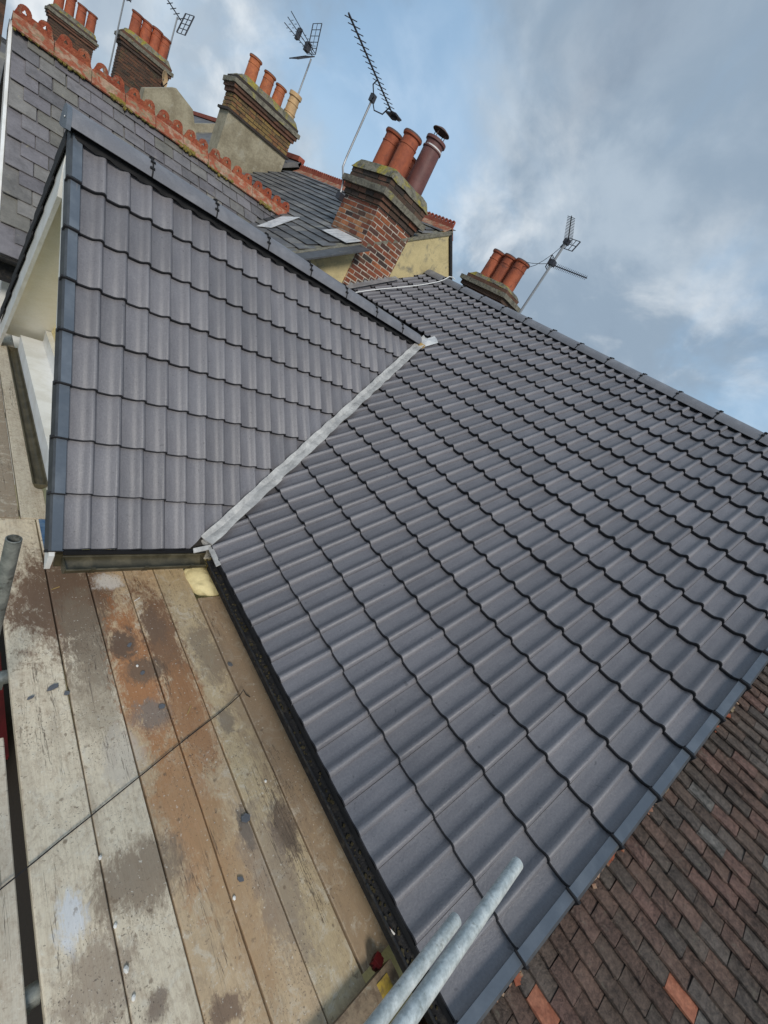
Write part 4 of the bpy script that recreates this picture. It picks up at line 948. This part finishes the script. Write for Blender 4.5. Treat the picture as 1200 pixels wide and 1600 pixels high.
# ------------------------------------------------------------------ rows of houses beyond, with their stacks
def stack(parent, x0, x1, y0, y1, zb, zr, zs, mat, pots, render=None, label=None, ch_=0.075):
    mb = MB(); mb.box((x0+0.012, y0+0.012, zb), (x1-0.012, y1-0.012, zs)); o = mb.build('chimney_stack', M['mortard'], parent)
    if label: o['label'] = label
    if render is not None:
        mb = MB(); mb.box((x0-0.01, y0-0.01, zb), (x1+0.01, y1+0.01, zr)); mb.build('render_base', render, o)
        mb = MB(); mb.box((x0-0.06, y0-0.06, zr), (x1+0.06, y1+0.06, zr+0.05)); mb.build('string_course', M['brickd'], o)
    z0 = zr+0.05 if render is not None else zr
    bricks_on_face(o, (x0, y0, 0), (1, 0, 0), (0, -1, 0), x1-x0, z0, zs, mat, single=False, ch=ch_)
    bricks_on_face(o, (x0, y1, 0), (0, -1, 0), (-1, 0, 0), y1-y0, z0, zs, mat, single=False, ch=ch_)
    bricks_on_face(o, (x1, y0, 0), (0, 1, 0), (1, 0, 0), y1-y0, z0, zs, mat, single=False, ch=ch_)
    z = zs
    for p, h, mt in ((0.04, 0.075, 'brickd'), (0.075, 0.075, 'rb'), (0.11, 0.085, 'stone'), (0.05, 0.07, 'brickd')):
        me = rough_block((x0-p, y0-p, z), (x1+p, y1+p, z+h+0.001), 0.012, z+x0); me.materials.append(M[mt]); obj('corbel_course', me, o); z += h
    me = rough_block((x0-0.04, y0-0.04, z), (x1+0.04, y1+0.04, z+0.13), 0.03, x0*3, taper=0.2); me.materials.append(M['cement']); obj('flaunching', me, o)
    for (px, py, r, h, mt, st) in pots: pot(o, (px, py, z+0.06), r, h, M[mt], st)
    return o
stack(nb, 2.74, 4.28, 12.5, 13.05, 2.0, 3.92, 4.28, M['yb'], [(3.04, 12.78, 0.140, 0.50, 'terrao', 'roll'), (3.42, 12.78, 0.140, 0.47, 'terrao', 'roll'), (3.74, 12.78, 0.135, 0.45, 'terrao', 'roll'), (4.12, 12.78, 0.135, 0.56, 'buff', 'buff')], M['render'], 'yellow brick chimney stack on a rendered base with four pots')
def far_house(label, y0, y1, dz_, xr_, stack_args, wing=True):
    h = thing('terraced_house', label, 'house', (2.5, (y0+y1)/2, GROUND), 'terraced houses in the distance')
    mb = MB(); mb.box((0.3, y0+0.02, GROUND), (9, y1-0.02, dz_-0.1)); mb.build('wall', M['yellow'], h)
    mb = MB(); rz = xr_*tan(TM)+dz_
    slab(mb, [Vector((0, y0, dz_)), Vector((0, y1, dz_)), Vector((xr_, y1, rz)), Vector((xr_, y0, rz))], NM, 0.1)
    slab(mb, [Vector((xr_, y0, rz)), Vector((xr_, y1, rz)), Vector((2*xr_, y1, dz_)), Vector((2*xr_, y0, dz_))], Vector((sin(TM), 0, cos(TM))), 0.1)
    mb.build('main_roof', M['farslate'], h)
    mb = MB(); mb.box((xr_-0.09, y0, rz-0.02), (xr_+0.09, y1, rz+0.09)); mb.build('ridge', M['crestd'], h)
    if wing:
        yc = (y0+y1)/2-0.8; wz = 2.35+dz_-0.75; xe = (wz-dz_)/tan(TM)
        mb = MB(); hw = 2.2
        slab(mb, [Vector((-1.1, yc-hw, wz-hw)), Vector((0.2, yc-hw, wz-hw)), Vector((xe, yc, wz)), Vector((-1.1, yc, wz))], Vector((0, -0.7, 0.7)), 0.08)
        slab(mb, [Vector((-1.1, yc, wz)), Vector((xe, yc, wz)), Vector((0.2, yc+hw, wz-hw)), Vector((-1.1, yc+hw, wz-hw))], Vector((0, 0.7, 0.7)), 0.08)
        mb.build('wing_roof', M['farslate'], h)
        mb = MB(); mb.box((-0.95, yc-1.9, GROUND), (0.29, yc+1.9, wz-2.2)); mb.build('wing_wall', M['housewall'], h)
    # parapet between the roofs
    mb = MB(); mb.extrude([Vector((1.0, 0, 1.0*tan(TM)+dz_-0.2)), Vector((1.0, 0, 1.0*tan(TM)+dz_+0.28)), Vector((xr_, 0, rz+0.25)), Vector((xr_, 0, rz-0.2))], (0, y1-0.12, 0), (0, y1+0.12, 0)); mb.build('parapet', M['render'], h)
    stack(h, *stack_args); return h
h2 = far_house('far slate roofed house with a dark four pot chimney and dish', 12.52, 18.7, 0.95, 4.7,
    (1.72, 2.95, 18.7, 19.25, 2.2, 3.55, 4.35, M['rb'], [(1.98, 18.98, 0.145, 0.55, 'terra', 'roll'), (2.24, 18.98, 0.145, 0.55, 'terra', 'roll'), (2.50, 18.98, 0.145, 0.58, 'terra', 'roll'), (2.74, 18.98, 0.145, 0.55, 'terra', 'roll')]))
mb = MB(); mb.extrude([Vector((1.9, 0, 2.6)), Vector((1.9, 0, 3.55)), Vector((2.55, 0, 4.02)), Vector((3.05, 0, 3.86)), Vector((3.4, 0, 3.2))], (0, 16.0, 0), (0, 16.4, 0)); mb.build('parapet', M['render'], h2)
h3 = far_house('farthest house of the row with small red pots at top left', 18.72, 25.0, 1.2, 4.7,
    (0.75, 2.05, 25.0, 25.6, 2.2, 3.7, 4.35, M['rb'], [(0.95, 25.3, 0.15, 0.62, 'terra', 'roll'), (1.25, 25.3, 0.15, 0.62, 'terra', 'roll'), (1.58, 25.3, 0.15, 0.60, 'terra', 'roll'), (1.88, 25.3, 0.15, 0.60, 'terra', 'roll')]))

# ------------------------------------------------------------------ old house on the near side: brown clay plain tiles
oh = thing('terraced_house', 'neighbour house with old brown clay plain tiles below the new verge', 'house', (2.5, -3.5, GROUND))
mb = MB(); mb.box((0.25, -7.0, GROUND), (9.0, YV-0.02, -0.25)); mb.build('wall', M['housewall'], oh)
OFF = -0.10
b0 = NM*OFF
mb = MB(); slab(mb, [b0-SM*0.3+Vector((0, YV+0.02, 0))-NM*0.012, b0+SM*5.5+Vector((0, YV+0.02, 0))-NM*0.012, b0+SM*5.5+Vector((0, -7, 0))-NM*0.012, b0-SM*0.3+Vector((0, -7, 0))-NM*0.012], NM, 0.06)
rz = (b0+SM*5.5)
slab(mb, [rz+Vector((0, YV+0.02, -0.02)), rz+Vector((0, -7, -0.02)), rz+Vector((4.6, -7, -3.1)), rz+Vector((4.6, YV+0.02, -3.1))], Vector((sin(TM), 0, cos(TM))), 0.06)
oroof = mb.build('old_roof', M['plains'], oh)
def plain_mesh(wd, ln, th, mat):
    mb = MB(); n = 3; V = []
    for z0 in (0, -th):
        for j, y in enumerate((0, ln)):
            for i in range(n+1):
                x = 0.0015+(wd-0.003)*i/n; V.append((x+jit(0.0012), y+(jit(0.0025) if j == 0 else 0), z0+0.0022*sin(pi*i/n)))
    m_ = n+1; F = []
    for i in range(n):
        F += [[i, i+1, m_+i+1, m_+i], [2*m_+i, 3*m_+i, 3*m_+i+1, 2*m_+i+1], [i, 2*m_+i, 2*m_+i+1, i+1]]
    F += [[0, m_, 3*m_, 2*m_], [n, 2*m_+n, 3*m_+n, m_+n]]
    mb.add(V, F); return mb.mesh('plain_tile', mat)
PW, PG = 0.1305, 0.0745; OR1, OR2 = (0.337, -0.983), (0.755, -1.383)
pms = [plain_mesh(PW, 0.155, 0.015, M['plain']) for _ in range(8)]; pmo = plain_mesh(PW, 0.155, 0.015, M['plaino'])
J = MB(); cnt = 0; orange = 0
for r in range(-2, 74):
    for c in range(0, 26):
        yb = YV+0.03-c*PW-(PW/2 if r % 2 else 0)
        p = Vector((0, yb, 0))+SM*(r*PG+jit(0.003))+NM*OFF
        x = p.x; yc = yb-PW/2
        vis = (x < 2.75) and (yc > (-0.92-0.845*(x-0.13)-0.26 if x < 0.97 else -1.63+0.49*(x-0.97)-0.26)) and x > -0.05
        if not vis and (c > 24 or r > 72): continue
        if not vis and yb < -2.6 and (r % 1): continue
        a = math.atan(0.024/PG)+jit(0.035); b_ = jit(0.035); rzz = jit(0.022)
        s2 = SM*cos(a)-NM*sin(a); n2 = NM*cos(a)+SM*sin(a); u2 = UM*cos(b_)+n2*sin(b_); n2 = n2*cos(b_)-UM*sin(b_)
        u3 = u2*cos(rzz)+s2*sin(rzz); s3 = s2*cos(rzz)-u2*sin(rzz)
        mw = frame(p+NM*(0.022+jit(0.0015)), u3, s3, n2); me = R.choice(pms)
        ctr = p+UM*(PW/2)+SM*(PG/2)
        if (abs(ctr.x-OR1[0]) < 0.031 and abs(ctr.y-OR1[1]) < 0.0655): me = pmo; orange += 1
        if (abs(ctr.x-OR2[0]) < 0.031 and abs(ctr.y-OR2[1]) < 0.0655): me = pmo; orange += 1
        if vis and cnt < 298: obj('plain_tile', me, oroof, mw); cnt += 1
        else:
            base = len(J.V); J.V.extend(mw @ v.co for v in me.vertices); J.F.extend([base+i for i in q.vertices] for q in me.polygons); J.I.extend([0]*len(me.polygons))
tag(J.build('plain_tile', M['plains'], oroof, fixn=False), kind='stuff')
# mortar crumbs along the joint under the new verge
mc = MB()
for i in range(170):
    s_ = R.uniform(0, 3.4); p = SM*s_+Vector((0, YV-0.012-abs(R.gauss(0, 0.014)), 0))+NM*(OFF+0.03); r_ = R.uniform(0.004, 0.013)
    if noise.noise(Vector((s_*2.5, 4, 0))) < 0.05: continue
    mc.box((-r_, -r_, -r_*0.5), (r_, r_*0.8, r_*0.6), 0, frame(p, UM, SM, NM) @ Matrix.Rotation(R.uniform(0, 3), 4, 'Z'))
tag(mc.build('mortar_crumbs', M['crestb'], oroof), kind='stuff')

# ------------------------------------------------------------------ scaffold
ZD = -0.40; BT = 0.038
def board(x0, x1, y0, y1, colr_, label, z=ZD, blue=None, skew=0.0, sag=0.0):
    mb = MB(); n = 14; e = 0.004; V = []; seed = R.uniform(0, 40)
    P = [(x0, -BT), (x0, -e), (x0+e, 0), ((x0+x1)/2, 0), (x1-e, 0), (x1, -e), (x1, -BT)]
    for i in range(n+1):
        y = y0+(y1-y0)*i/n; dx = skew*(i/n)+0.003*noise.noise(Vector((y*1.3+seed, 0, 0))); dz_ = 0.004*noise.noise(Vector((y*0.9+seed, 5, 0)))
        for q, (x, zz) in enumerate(P): V.append((x+dx+(0.0022*noise.noise(Vector((y*6+seed, q, 0))) if q in (0, 1, 2, 4, 5, 6) else 0), y, z+zz+dz_))
    m_ = len(P); F = []; I = []
    for i in range(n):
        yc = y0+(y1-y0)*(i+0.5)/n
        for k in range(m_): F.append([i*m_+k, i*m_+(k+1) % m_, (i+1)*m_+(k+1) % m_, (i+1)*m_+k])
    F += [list(range(m_)), [n*m_+k for k in range(m_)][::-1]]
    mb.add(V, F); o = mb.build('scaffold_board', M['deck'], smooth=True, sharp=30)
    o.color = (*colr_, 1)
    if blue:
        bb = MB(); bb.box((x0-0.001, blue[0], z-BT), (x1+0.001, blue[1], z+0.0045)); ob = bb.build('end_band', M['deckblue'], o)
    return tag(o, label, 'scaffold board', 'boards of the scaffold deck')
pale, tan_, brn = (0.72, 0.62, 0.46), (0.56, 0.41, 0.25), (0.40, 0.285, 0.175)
board(-1.405, -1.185, -1.3, 1.12, (0.60, 0.52, 0.40), 'pale board at the left edge, beyond the wide dark gap', z=ZD-0.005)
board(-1.135, -0.909, -1.3, 2.77, pale, 'pale board just right of the wide dark gap', skew=-0.015)
board(-0.904, -0.690, -1.3, 2.77, pale, 'pale board second from the wide gap, blue painted far end', skew=-0.010, blue=(2.42, 2.772))
board(-0.684, -0.466, -1.3, 2.24, tan_, 'board third from the wide gap with bright orange brick dust', skew=-0.006)
board(-0.459, -0.258, -1.3, 2.24, tan_, 'brown stained board fourth from the wide gap', skew=-0.004)
board(-0.250, -0.026, -1.3, 2.20, (0.55, 0.43, 0.26), 'board second from the black gutter, with a dark damp patch', skew=-0.003)
board(-0.016, 0.190, -0.54, 1.86, brn, 'brown short board next to the black gutter')
board(-1.235, -1.012, 2.785, 6.4, (0.30, 0.25, 0.19), 'dull grey far board at the left edge beyond the butt joint', z=ZD+0.002, skew=0.02)
board(-1.002, -0.845, 2.785, 6.4, (0.60, 0.54, 0.42), 'pale far board beside the white bay head', z=ZD+0.002, skew=0.02)
scf = thing('scaffold', 'galvanised steel tube scaffold around and below the timber deck', 'scaffold', (-1.0, 1.0, GROUND))
def tubeo(a, b, mat='galv', r=0.02415, label=None, open_end=False):
    mb = MB(); a = Vector(a); b = Vector(b); d = (b-a).normalized(); up = Vector((0, 0, 1)) if abs(d.z) < 0.9 else Vector((1, 0, 0)); x = d.cross(up).normalized(); y = x.cross(d)
    n = 20; prof_ = [(r, 0), (r, (b-a).length-0.002), (r-0.002, (b-a).length), (r-0.004, (b-a).length), (r-0.004, (b-a).length-0.25)]
    V = []; F = []
    for (rr, t) in prof_: V += [a+d*t+x*(rr*cos(2*pi*k/n))+y*(rr*sin(2*pi*k/n)) for k in range(n)]
    for i in range(len(prof_)-1):
        for k in range(n): F.append([i*n+k, i*n+(k+1) % n, (i+1)*n+(k+1) % n, (i+1)*n+k])
    F.append([(len(prof_)-1)*n+k for k in range(n)]); F.append([k for k in range(n)][::-1])
    mb.add(V, F); o = mb.build('tube', M[mat], scf, smooth=True, sharp=40)
    if label: o['label'] = label
    return o
tubeo((-2.3, -0.567, 0.40), (-0.090, -0.567, 0.40), label='shorter guard rail tube ending over the eave')
tubeo((-2.3, -0.580, 0.62), (0.125, -0.580, 0.62), label='longer guard rail tube ending over the tiles')
tubeo((-1.295, 1.20, GROUND), (-1.295, 1.20, 0.77), 'galvd', label='dull upright standard at the left edge')
tubeo((-1.46, -1.6, GROUND), (-1.46, -1.6, 1.2)); tubeo((-1.46, 4.6, GROUND), (-1.46, 4.6, 0.2), 'galvd')
for y in (-1.0, 0.14, 1.50, 2.62, 2.92, 4.4): tubeo((-1.60, y, ZD-0.066), (0.17, y, ZD-0.066) if y < 2.1 else (-0.64, y, ZD-0.066))
for x in (-1.46,): tubeo((x, -2, ZD-0.115), (x, 6.6, ZD-0.115))
tubeo((-1.52, 3.3, 1.30), (-1.28, 4.75, 1.02)); tubeo((-1.5, 3.4, 1.13), (-1.28, 4.4, 0.86))
cpm = MB(); cpm.tube([(-0.05, 0, 0), (0.05, 0, 0)], 0.036, 12); cpm.box((-0.03, -0.035, -0.06), (0.03, 0.035, 0.0)); cpm.tube([(0, 0.03, -0.02), (0, 0.075, -0.02)], 0.009, 6)
CPM = cpm.mesh('coupler', M['galvd'], smooth=True)
for y in (0.14, 1.50): obj('coupler', CPM, scf, Matrix.Translation((-1.19, y, ZD-0.066)))

for j, x in enumerate((-1.62, -1.39, -1.16, -0.93)):  # lower lift added to block the lit ground and darken the deck gap
    mb = MB(); mb.box((x, -2.0, -2.44), (x+0.222, 5.0, -2.40)); ob = mb.build('scaffold_board', M['subroof']); ob.color = (0.4, 0.33, 0.25, 1)  # near-black colour stands in for shade under the deck
    tag(ob, ('added dark lower lift board farthest left, under the deck', 'added dark lower lift board second from the left, under the deck', 'added dark lower lift board carrying the red bin, under the deck', 'added dark lower lift board nearest the house, under the deck')[j], 'scaffold board', 'added boards of the lower lift')
# ------------------------------------------------------------------ small things on and about the deck
def lumpy(name, c, s_, mat, label, cat, group=None, flat=0.35, rz=0.0, seed=0):
    bm = bmesh.new(); bmesh.ops.create_icosphere(bm, subdivisions=1, radius=1.0)
    for v in bm.verts: v.co = Vector((v.co.x*s_[0], v.co.y*s_[1], max(v.co.z, -0.5)*s_[2])); v.co += noise.noise_vector(v.co*40+Vector((seed, 0, 0)))*min(s_)*0.35
    me = bpy.data.meshes.new(name); bm.to_mesh(me); bm.free(); me.materials.append(mat)
    o = obj(name, me, None, Matrix.Translation(c) @ Matrix.Rotation(rz, 4, 'Z')); return tag(o, label, cat, group)
def chip(x, y, w_, h_, rz, label, mat='slatechip', t=0.006):
    mb = MB(); n = 6; pts = [(w_*cos(2*pi*k/n)*R.uniform(0.75, 1.1), h_*sin(2*pi*k/n)*R.uniform(0.7, 1.15)) for k in range(n)]
    mb.extrude([Vector((a, b, 0)) for a, b in pts], (0, 0, 0), (0, 0, t))
    o = mb.build('slate_chip', M[mat], None, Matrix.Translation((x, y, ZD+0.003)) @ Matrix.Rotation(rz, 4, 'Z')); return tag(o, label, 'chip', 'broken chips lying on the deck')
chip(-0.98, 1.33, 0.033, 0.017, 0.5, 'largest grey slate chip on the board beside the wide gap')
chip(-1.075, 1.295, 0.020, 0.008, 0.4, 'thin grey slate sliver left of the largest chip')
chip(-0.925, 1.275, 0.014, 0.013, 0.2, 'small grey slate chip by the joint right of the largest chip')
chip(-0.275, 0.295, 0.022, 0.028, 1.2, 'dark crumpled flake on the stained board at the right')
chip(-0.40, 0.29*1.0-0.22, 0.010, 0.018, 0.9, 'small dark flake below the crumpled flake')
chip(0.0, 1.22, 0.014, 0.022, 0.6, 'dark chip at the joint beside the short brown board')
chip(-0.57, 1.52, 0.020, 0.014, 0.9, 'black flake in the orange dust under the wing gutter')
chip(-0.545, 1.30, 0.018, 0.014, 0.3, 'black flake in the middle of the orange dust')
chip(-0.50, 1.05, 0.022, 0.015, 0.1, 'black flake at the lower end of the orange dust')
for j, (x, y, lab) in enumerate(((-0.913, 0.44, 'white crumb on the first board joint where the string crosses'), (-0.905, 0.18, 'white crumb on the first board joint, second one down'), (-0.897, 0.03, 'large white crumb on the first board joint below the damp stain'), (-0.892, -0.06, 'white crumb lowest on the first board joint'), (-0.453, 0.02, 'white crumb on the third board joint'), (-0.095, 0.42, 'white crumb on the board near the black gutter'), (-0.56, 1.36, 'white crumb in the orange dust'))):
    s_ = 0.008+0.003*(j == 2); lumpy('plaster_crumb', (x, y, ZD+0.004), (s_, s_*1.3, s_*0.8), M['chalk'], lab, 'crumb', 'white crumbs on the deck', seed=j)
def sliver(x, y, L, a, label):
    mb = MB(); mb.box((-L/2, -0.0025, 0), (L/2, 0.0025, 0.003)); o = mb.build('wood_sliver', M['chalk'] if 'pale' in label else M['wood'], None, Matrix.Translation((x, y, ZD+0.004)) @ Matrix.Rotation(a, 4, 'Z')); tag(o, label, 'splinter', 'splinters on the deck')
sliver(-0.44, 1.90, 0.05, 0.6, 'pale splinter on the brown patch under the wing gutter')
sliver(-0.885, 2.06, 0.05, 0.45, 'straw coloured splinter on the wet brown patch')
sliver(-0.36, 0.98, 0.06, 0.9, 'straw coloured splinter near the end of the string')
bm = bmesh.new(); bmesh.ops.create_icosphere(bm, subdivisions=4, radius=1.0)
for v in bm.verts:
    c = Vector((v.co.x*0.125, v.co.y*0.17, v.co.z*0.09)); c += noise.noise_vector(c*13)*0.022+noise.noise_vector(c*38)*0.008; v.co = c
me = bpy.data.meshes.new('sack'); bm.to_mesh(me); bm.free(); me.materials.append(M['yellowl']); me.polygons.foreach_set('use_smooth', [True]*len(me.polygons))
tag(obj('sack', me, None, Matrix.Translation((0.085, 2.06, -0.42)) @ Matrix.Rotation(0.4, 4, 'Z')), 'pale yellow crumpled sack in the corner under the valley foot', 'sack')
# black string across the boards
st = MB(); A, B = Vector((-1.33, 0.455, ZD+0.012)), Vector((-0.035, 0.97, ZD+0.012)); pts = []
for i in range(40):
    t = i/39; p = A.lerp(B, t); p.z += 0.004*noise.noise(Vector((t*9, 0, 0)))+0.01*(t > 0.97); p.x += 0.002*noise.noise(Vector((t*11, 5, 0))); p.y += 0.006*noise.noise(Vector((t*4, 8, 0))); pts.append(p)
pts += [Vector((-0.015, 0.985, ZD+0.05)), Vector((0.0, 0.955, ZD+0.03)), Vector((0.03, 0.94, ZD+0.012))]
st.tube(pts, 0.0030, 6); tag(st.build('string', M['cable'], smooth=True), 'dark string stretched diagonally across the pale deck boards', 'string')
# timber bearer and red fittings at the near end of the gutter
tm = MB(); tm.box((-0.62, -0.655, ZD-0.02), (0.10, -0.575, ZD+0.055)); t_o = tm.build('timber_bearer', M['timber']); tag(t_o, 'worn timber length with yellow paint mark below the guard rails', 'timber')
tp = MB(); tp.box((-0.02, -0.658, ZD+0.02), (0.05, -0.60, ZD+0.058)); tp.build('paint_mark', M['yellowp'], t_o)
def red_box(x, y, z, label):
    mb = MB(); mb.box((-0.024, -0.02, -0.02), (0.024, 0.02, 0.02)); mb.box((-0.014, -0.023, 0.0), (0.014, 0.023, 0.024)); mb.tube([(-0.034, 0, 0), (0.034, 0, 0)], 0.010, 8)
    o = mb.build('fitting', M['red'], None, Matrix.Translation((x, y, z)) @ Matrix.Rotation(0.3, 4, 'Z')); tag(o, label, 'fitting', 'red plastic scaffold fittings')
red_box(0.045, -0.545, ZD+0.03, 'red plastic fitting at the far side of the timber bearer'); red_box(0.06, -0.69, ZD+0.05, 'red plastic fitting at the near side of the timber bearer')
cg = MB(); cg.tube([(0, 0, 0), (0.026, 0, 0.004)], 0.004, 8, 0); cg.tube([(0.026, 0, 0.004), (0.046, 0, 0.006)], 0.0042, 8, 1)
tag(obj('cigarette_end', cg.mesh('cigarette_end', [M['chalk'], M['plaino']], smooth=True), None, Matrix.Translation((-0.002, -0.50, -0.094)) @ Matrix.Rotation(2.0, 4, 'Z')), 'orange and white cigarette end lying in the black gutter', 'cigarette end')
# red sheet and clutter on the added lift below, seen through the gap
rb_ = MB()
rb_.box((-1.45, 1.75, -2.398), (-1.0, 2.6, -1.75)); rb_.box((-1.48, 1.72, -1.75), (-0.97, 2.63, -1.70)); rb_.tube([(-1.4, 1.70, -1.72), (-1.05, 1.70, -1.72)], 0.015, 8); tag(rb_.build('bin', M['red']), 'dark red bin glimpsed below the deck through the left gap', 'bin')

# ------------------------------------------------------------------ aerials
def aerial(name, label, loc): return thing(name, label, 'aerial', loc, 'rooftop aerials')
def part(root, name, mat, fn, **k):
    mb = MB(); fn(mb); return mb.build(name, M[mat], root, smooth=True, **k)
def yagi(root, A, B, n, half, eldir, mat='dark', r=0.010, er=0.0045, taper=0.25):
    A = Vector(A); B = Vector(B); e = Vector(eldir).normalized()
    part(root, 'boom', mat, lambda mb: mb.tube([A, B], r, 6))
    for i in range(n):
        p = A.lerp(B, (i+0.3)/n); h = half*(1-taper*i/n)
        part(root, 'element', mat, lambda mb: mb.tube([p-e*h, p+e*h], er, 5))
# 1: long yagi on the big chimney, cranked mast strapped to the stack
a1 = aerial('aerial', 'long yagi aerial on a cranked mast strapped to the big chimney', (3.0, 7.45, 3.0))
part(a1, 'mast', 'alu', lambda mb: mb.tube([(3.0, 7.34, 3.26), (2.99, 7.40, 3.48), (2.98, 7.58, 3.68), (2.985, 7.60, 3.84), (3.0, 7.60, 4.70)], 0.017, 8))
yagi(a1, (3.42, 7.42, 4.70), (1.62, 6.46, 4.72), 19, 0.105, (0.47, -0.88, 0), r=0.012, er=0.0055, taper=0.1)
part(a1, 'bracket', 'dark', lambda mb: mb.box((2.96, 7.28, 3.22), (3.06, 7.40, 3.32)))
part(a1, 'clamp', 'dark', lambda mb: mb.box((2.96, 7.56, 4.66), (3.04, 7.64, 4.76)))
part(a1, 'dipole', 'dark', lambda mb: (mb.box((3.24, 7.22, 4.69), (3.40, 7.50, 4.71)), mb.box((3.30, 7.30, 4.66), (3.36, 7.40, 4.74))))
part(a1, 'cradle', 'dark', lambda mb: mb.tube([(2.60, 6.98, 4.71), (2.62, 7.08, 4.66), (2.95, 7.50, 4.70), (3.0, 7.6, 4.70), (3.12, 7.62, 4.62), (3.18, 7.45, 4.62), (3.14, 7.28, 4.70)], 0.010, 6))
# 2: grid reflector aerial behind the rendered stack
a2 = aerial('aerial', 'aerial with square grid reflector above the buff chimney pot', (4.23, 12.95, 3.5))
part(a2, 'mast', 'alu', lambda mb: mb.tube([(4.23, 12.95, 3.5), (4.23, 12.95, 6.02)], 0.020, 8))
def grid(mb, o, u, v, nu, nv, r=0.008):
    o = Vector(o); u = Vector(u); v = Vector(v)
    for i in range(nu+1): mb.tube([o+u*(i/nu), o+u*(i/nu)+v], r*(1.5 if i in (0, nu) else 0.8), 5)
    for j in range(nv+1): mb.tube([o+v*(j/nv), o+v*(j/nv)+u], r*0.8, 5)
part(a2, 'reflector', 'dark', lambda mb: grid(mb, (4.10, 12.95, 6.02), (0.0, -0.42, 0.0), (-0.10, 0.0, 0.52), 2, 5))
part(a2, 'reflector', 'dark', lambda mb: grid(mb, (4.10, 12.95, 5.98), (0.0, -0.42, 0.0), (-0.34, 0.0, -0.30), 2, 4))
for dy, dz2 in ((-0.36, 0.18), (-0.21, 0.08), (-0.06, -0.02)):
    part(a2, 'boom', 'dark', lambda mb: (mb.tube([(4.14, 12.74+dy*0.2, 6.02+dz2*0.3), (3.32, 12.74+dy*0.5, 6.05+dz2)], 0.009, 5), [mb.tube([(4.05-0.09*q, 12.70+dy*0.4, 6.02+dz2*0.7), (4.05-0.09*q, 12.80+dy*0.4, 6.02+dz2*0.7)], 0.006, 4) for q in range(8)]))
part(a2, 'dipole', 'dark', lambda mb: (mb.box((3.92, 12.66, 5.98), (4.02, 12.82, 6.14)), mb.box((3.66, 12.66, 6.00), (3.72, 12.82, 6.20))))
# 3: two yagis on the tall mast behind our ridge
a3 = aerial('aerial', 'tall grey mast with two dark yagi aerials behind the main ridge', (6.0, 4.95, 1.9))
part(a3, 'mast', 'alu', lambda mb: mb.tube([(6.0, 4.96, 1.9), (6.0, 4.93, 4.80)], 0.024, 8))
yagi(a3, (6.0, 4.90, 4.76), (5.13, 4.52, 4.80), 18, 0.085, (0.40, -0.92, 0.1), er=0.005)
part(a3, 'reflector', 'dark', lambda mb: grid(mb, (6.03, 5.0, 4.66), (0.06, -0.22, 0.02), (0.06, 0, 0.20), 3, 2, 0.009))
yagi(a3, (6.04, 4.93, 4.36), (6.18, 4.25, 4.40), 20, 0.055, (0.3, 0.05, 0.95), er=0.005)
part(a3, 'reflector', 'dark', lambda mb: grid(mb, (5.94, 4.98, 4.26), (0.16, 0.03, 0.0), (0, 0.02, 0.22), 2, 3, 0.008))
part(a3, 'clamp', 'dark', lambda mb: (mb.box((5.95, 4.89, 4.33), (6.05, 4.99, 4.42)), mb.box((5.95, 4.88, 4.72), (6.05, 4.97, 4.80))))
part(a3, 'stay_cable', 'dark', lambda mb: (mb.tube([(6.0, 4.93, 4.74)]+[Vector((6.0, 4.93, 4.70)).lerp(Vector((6.15, 5.72, 4.22)), t)+Vector((0, 0, -0.22*sin(pi*t))) for t in (0.15, 0.3, 0.45, 0.6, 0.75, 0.9, 1.0)], 0.005, 5), mb.tube([Vector((6.0, 4.95, 4.36)).lerp(Vector((6.2, 6.0, 4.28)), t)+Vector((0, 0, -0.05*sin(pi*t))) for t in (0, 0.2, 0.4, 0.6, 0.8, 1.0)], 0.005, 5)))
# 4: small aerials on the far stacks
a4 = aerial('aerial', 'small far aerial above the dark four pot chimney', (2.95, 19.0, 3.4))
part(a4, 'mast', 'alu', lambda mb: mb.tube([(2.95, 19.3, 3.4), (2.95, 19.3, 5.95)], 0.022, 6))
yagi(a4, (3.05, 19.3, 5.95), (2.0, 19.0, 6.25), 9, 0.16, (0.2, -0.9, 0.2), er=0.010, r=0.016)
part(a4, 'reflector', 'dark', lambda mb: grid(mb, (3.05, 19.4, 5.65), (0.1, -0.5, 0), (0.1, 0, 0.55), 2, 4, 0.014))
a5 = aerial('aerial', 'thin cranked aerial poles left of the dark chimney', (1.55, 19.0, 3.2))
part(a5, 'mast', 'alu', lambda mb: mb.tube([(1.55, 18.6, 3.2), (1.55, 18.6, 5.7)], 0.020, 6))
yagi(a5, (1.70, 18.6, 5.30), (0.75, 18.3, 5.32), 6, 0.14, (0.2, -0.9, 0.2), er=0.010, r=0.016)
# satellite dish on the far stack
ds = thing('satellite_dish', 'pale round satellite dish on the dark far chimney', 'dish', (2.85, 18.6, 4.0))
dm_ = MB(); dm_.lathe([(0.0, 0.0), (0.10, 0.012), (0.2, 0.05), (0.27, 0.09), (0.265, 0.095), (0.19, 0.058), (0.0, 0.01)], (0, 0, 0), 20)
obj('reflector_dish', dm_.mesh('reflector_dish', M['buff'], smooth=True), ds, Matrix.Translation((2.78, 18.45, 4.30)) @ Matrix.Rotation(radians(72), 4, 'X') @ Matrix.Rotation(0.9, 4, 'Y') @ Matrix.Diagonal((0.72, 0.72, 0.72, 1)))
part(ds, 'arm', 'dark', lambda mb: (mb.tube([(2.80, 18.42, 4.28), (2.85, 18.72, 4.15), (2.85, 18.72, 3.95)], 0.02, 6), mb.tube([(2.80, 18.40, 4.05), (2.82, 18.05, 4.22)], 0.012, 5)))
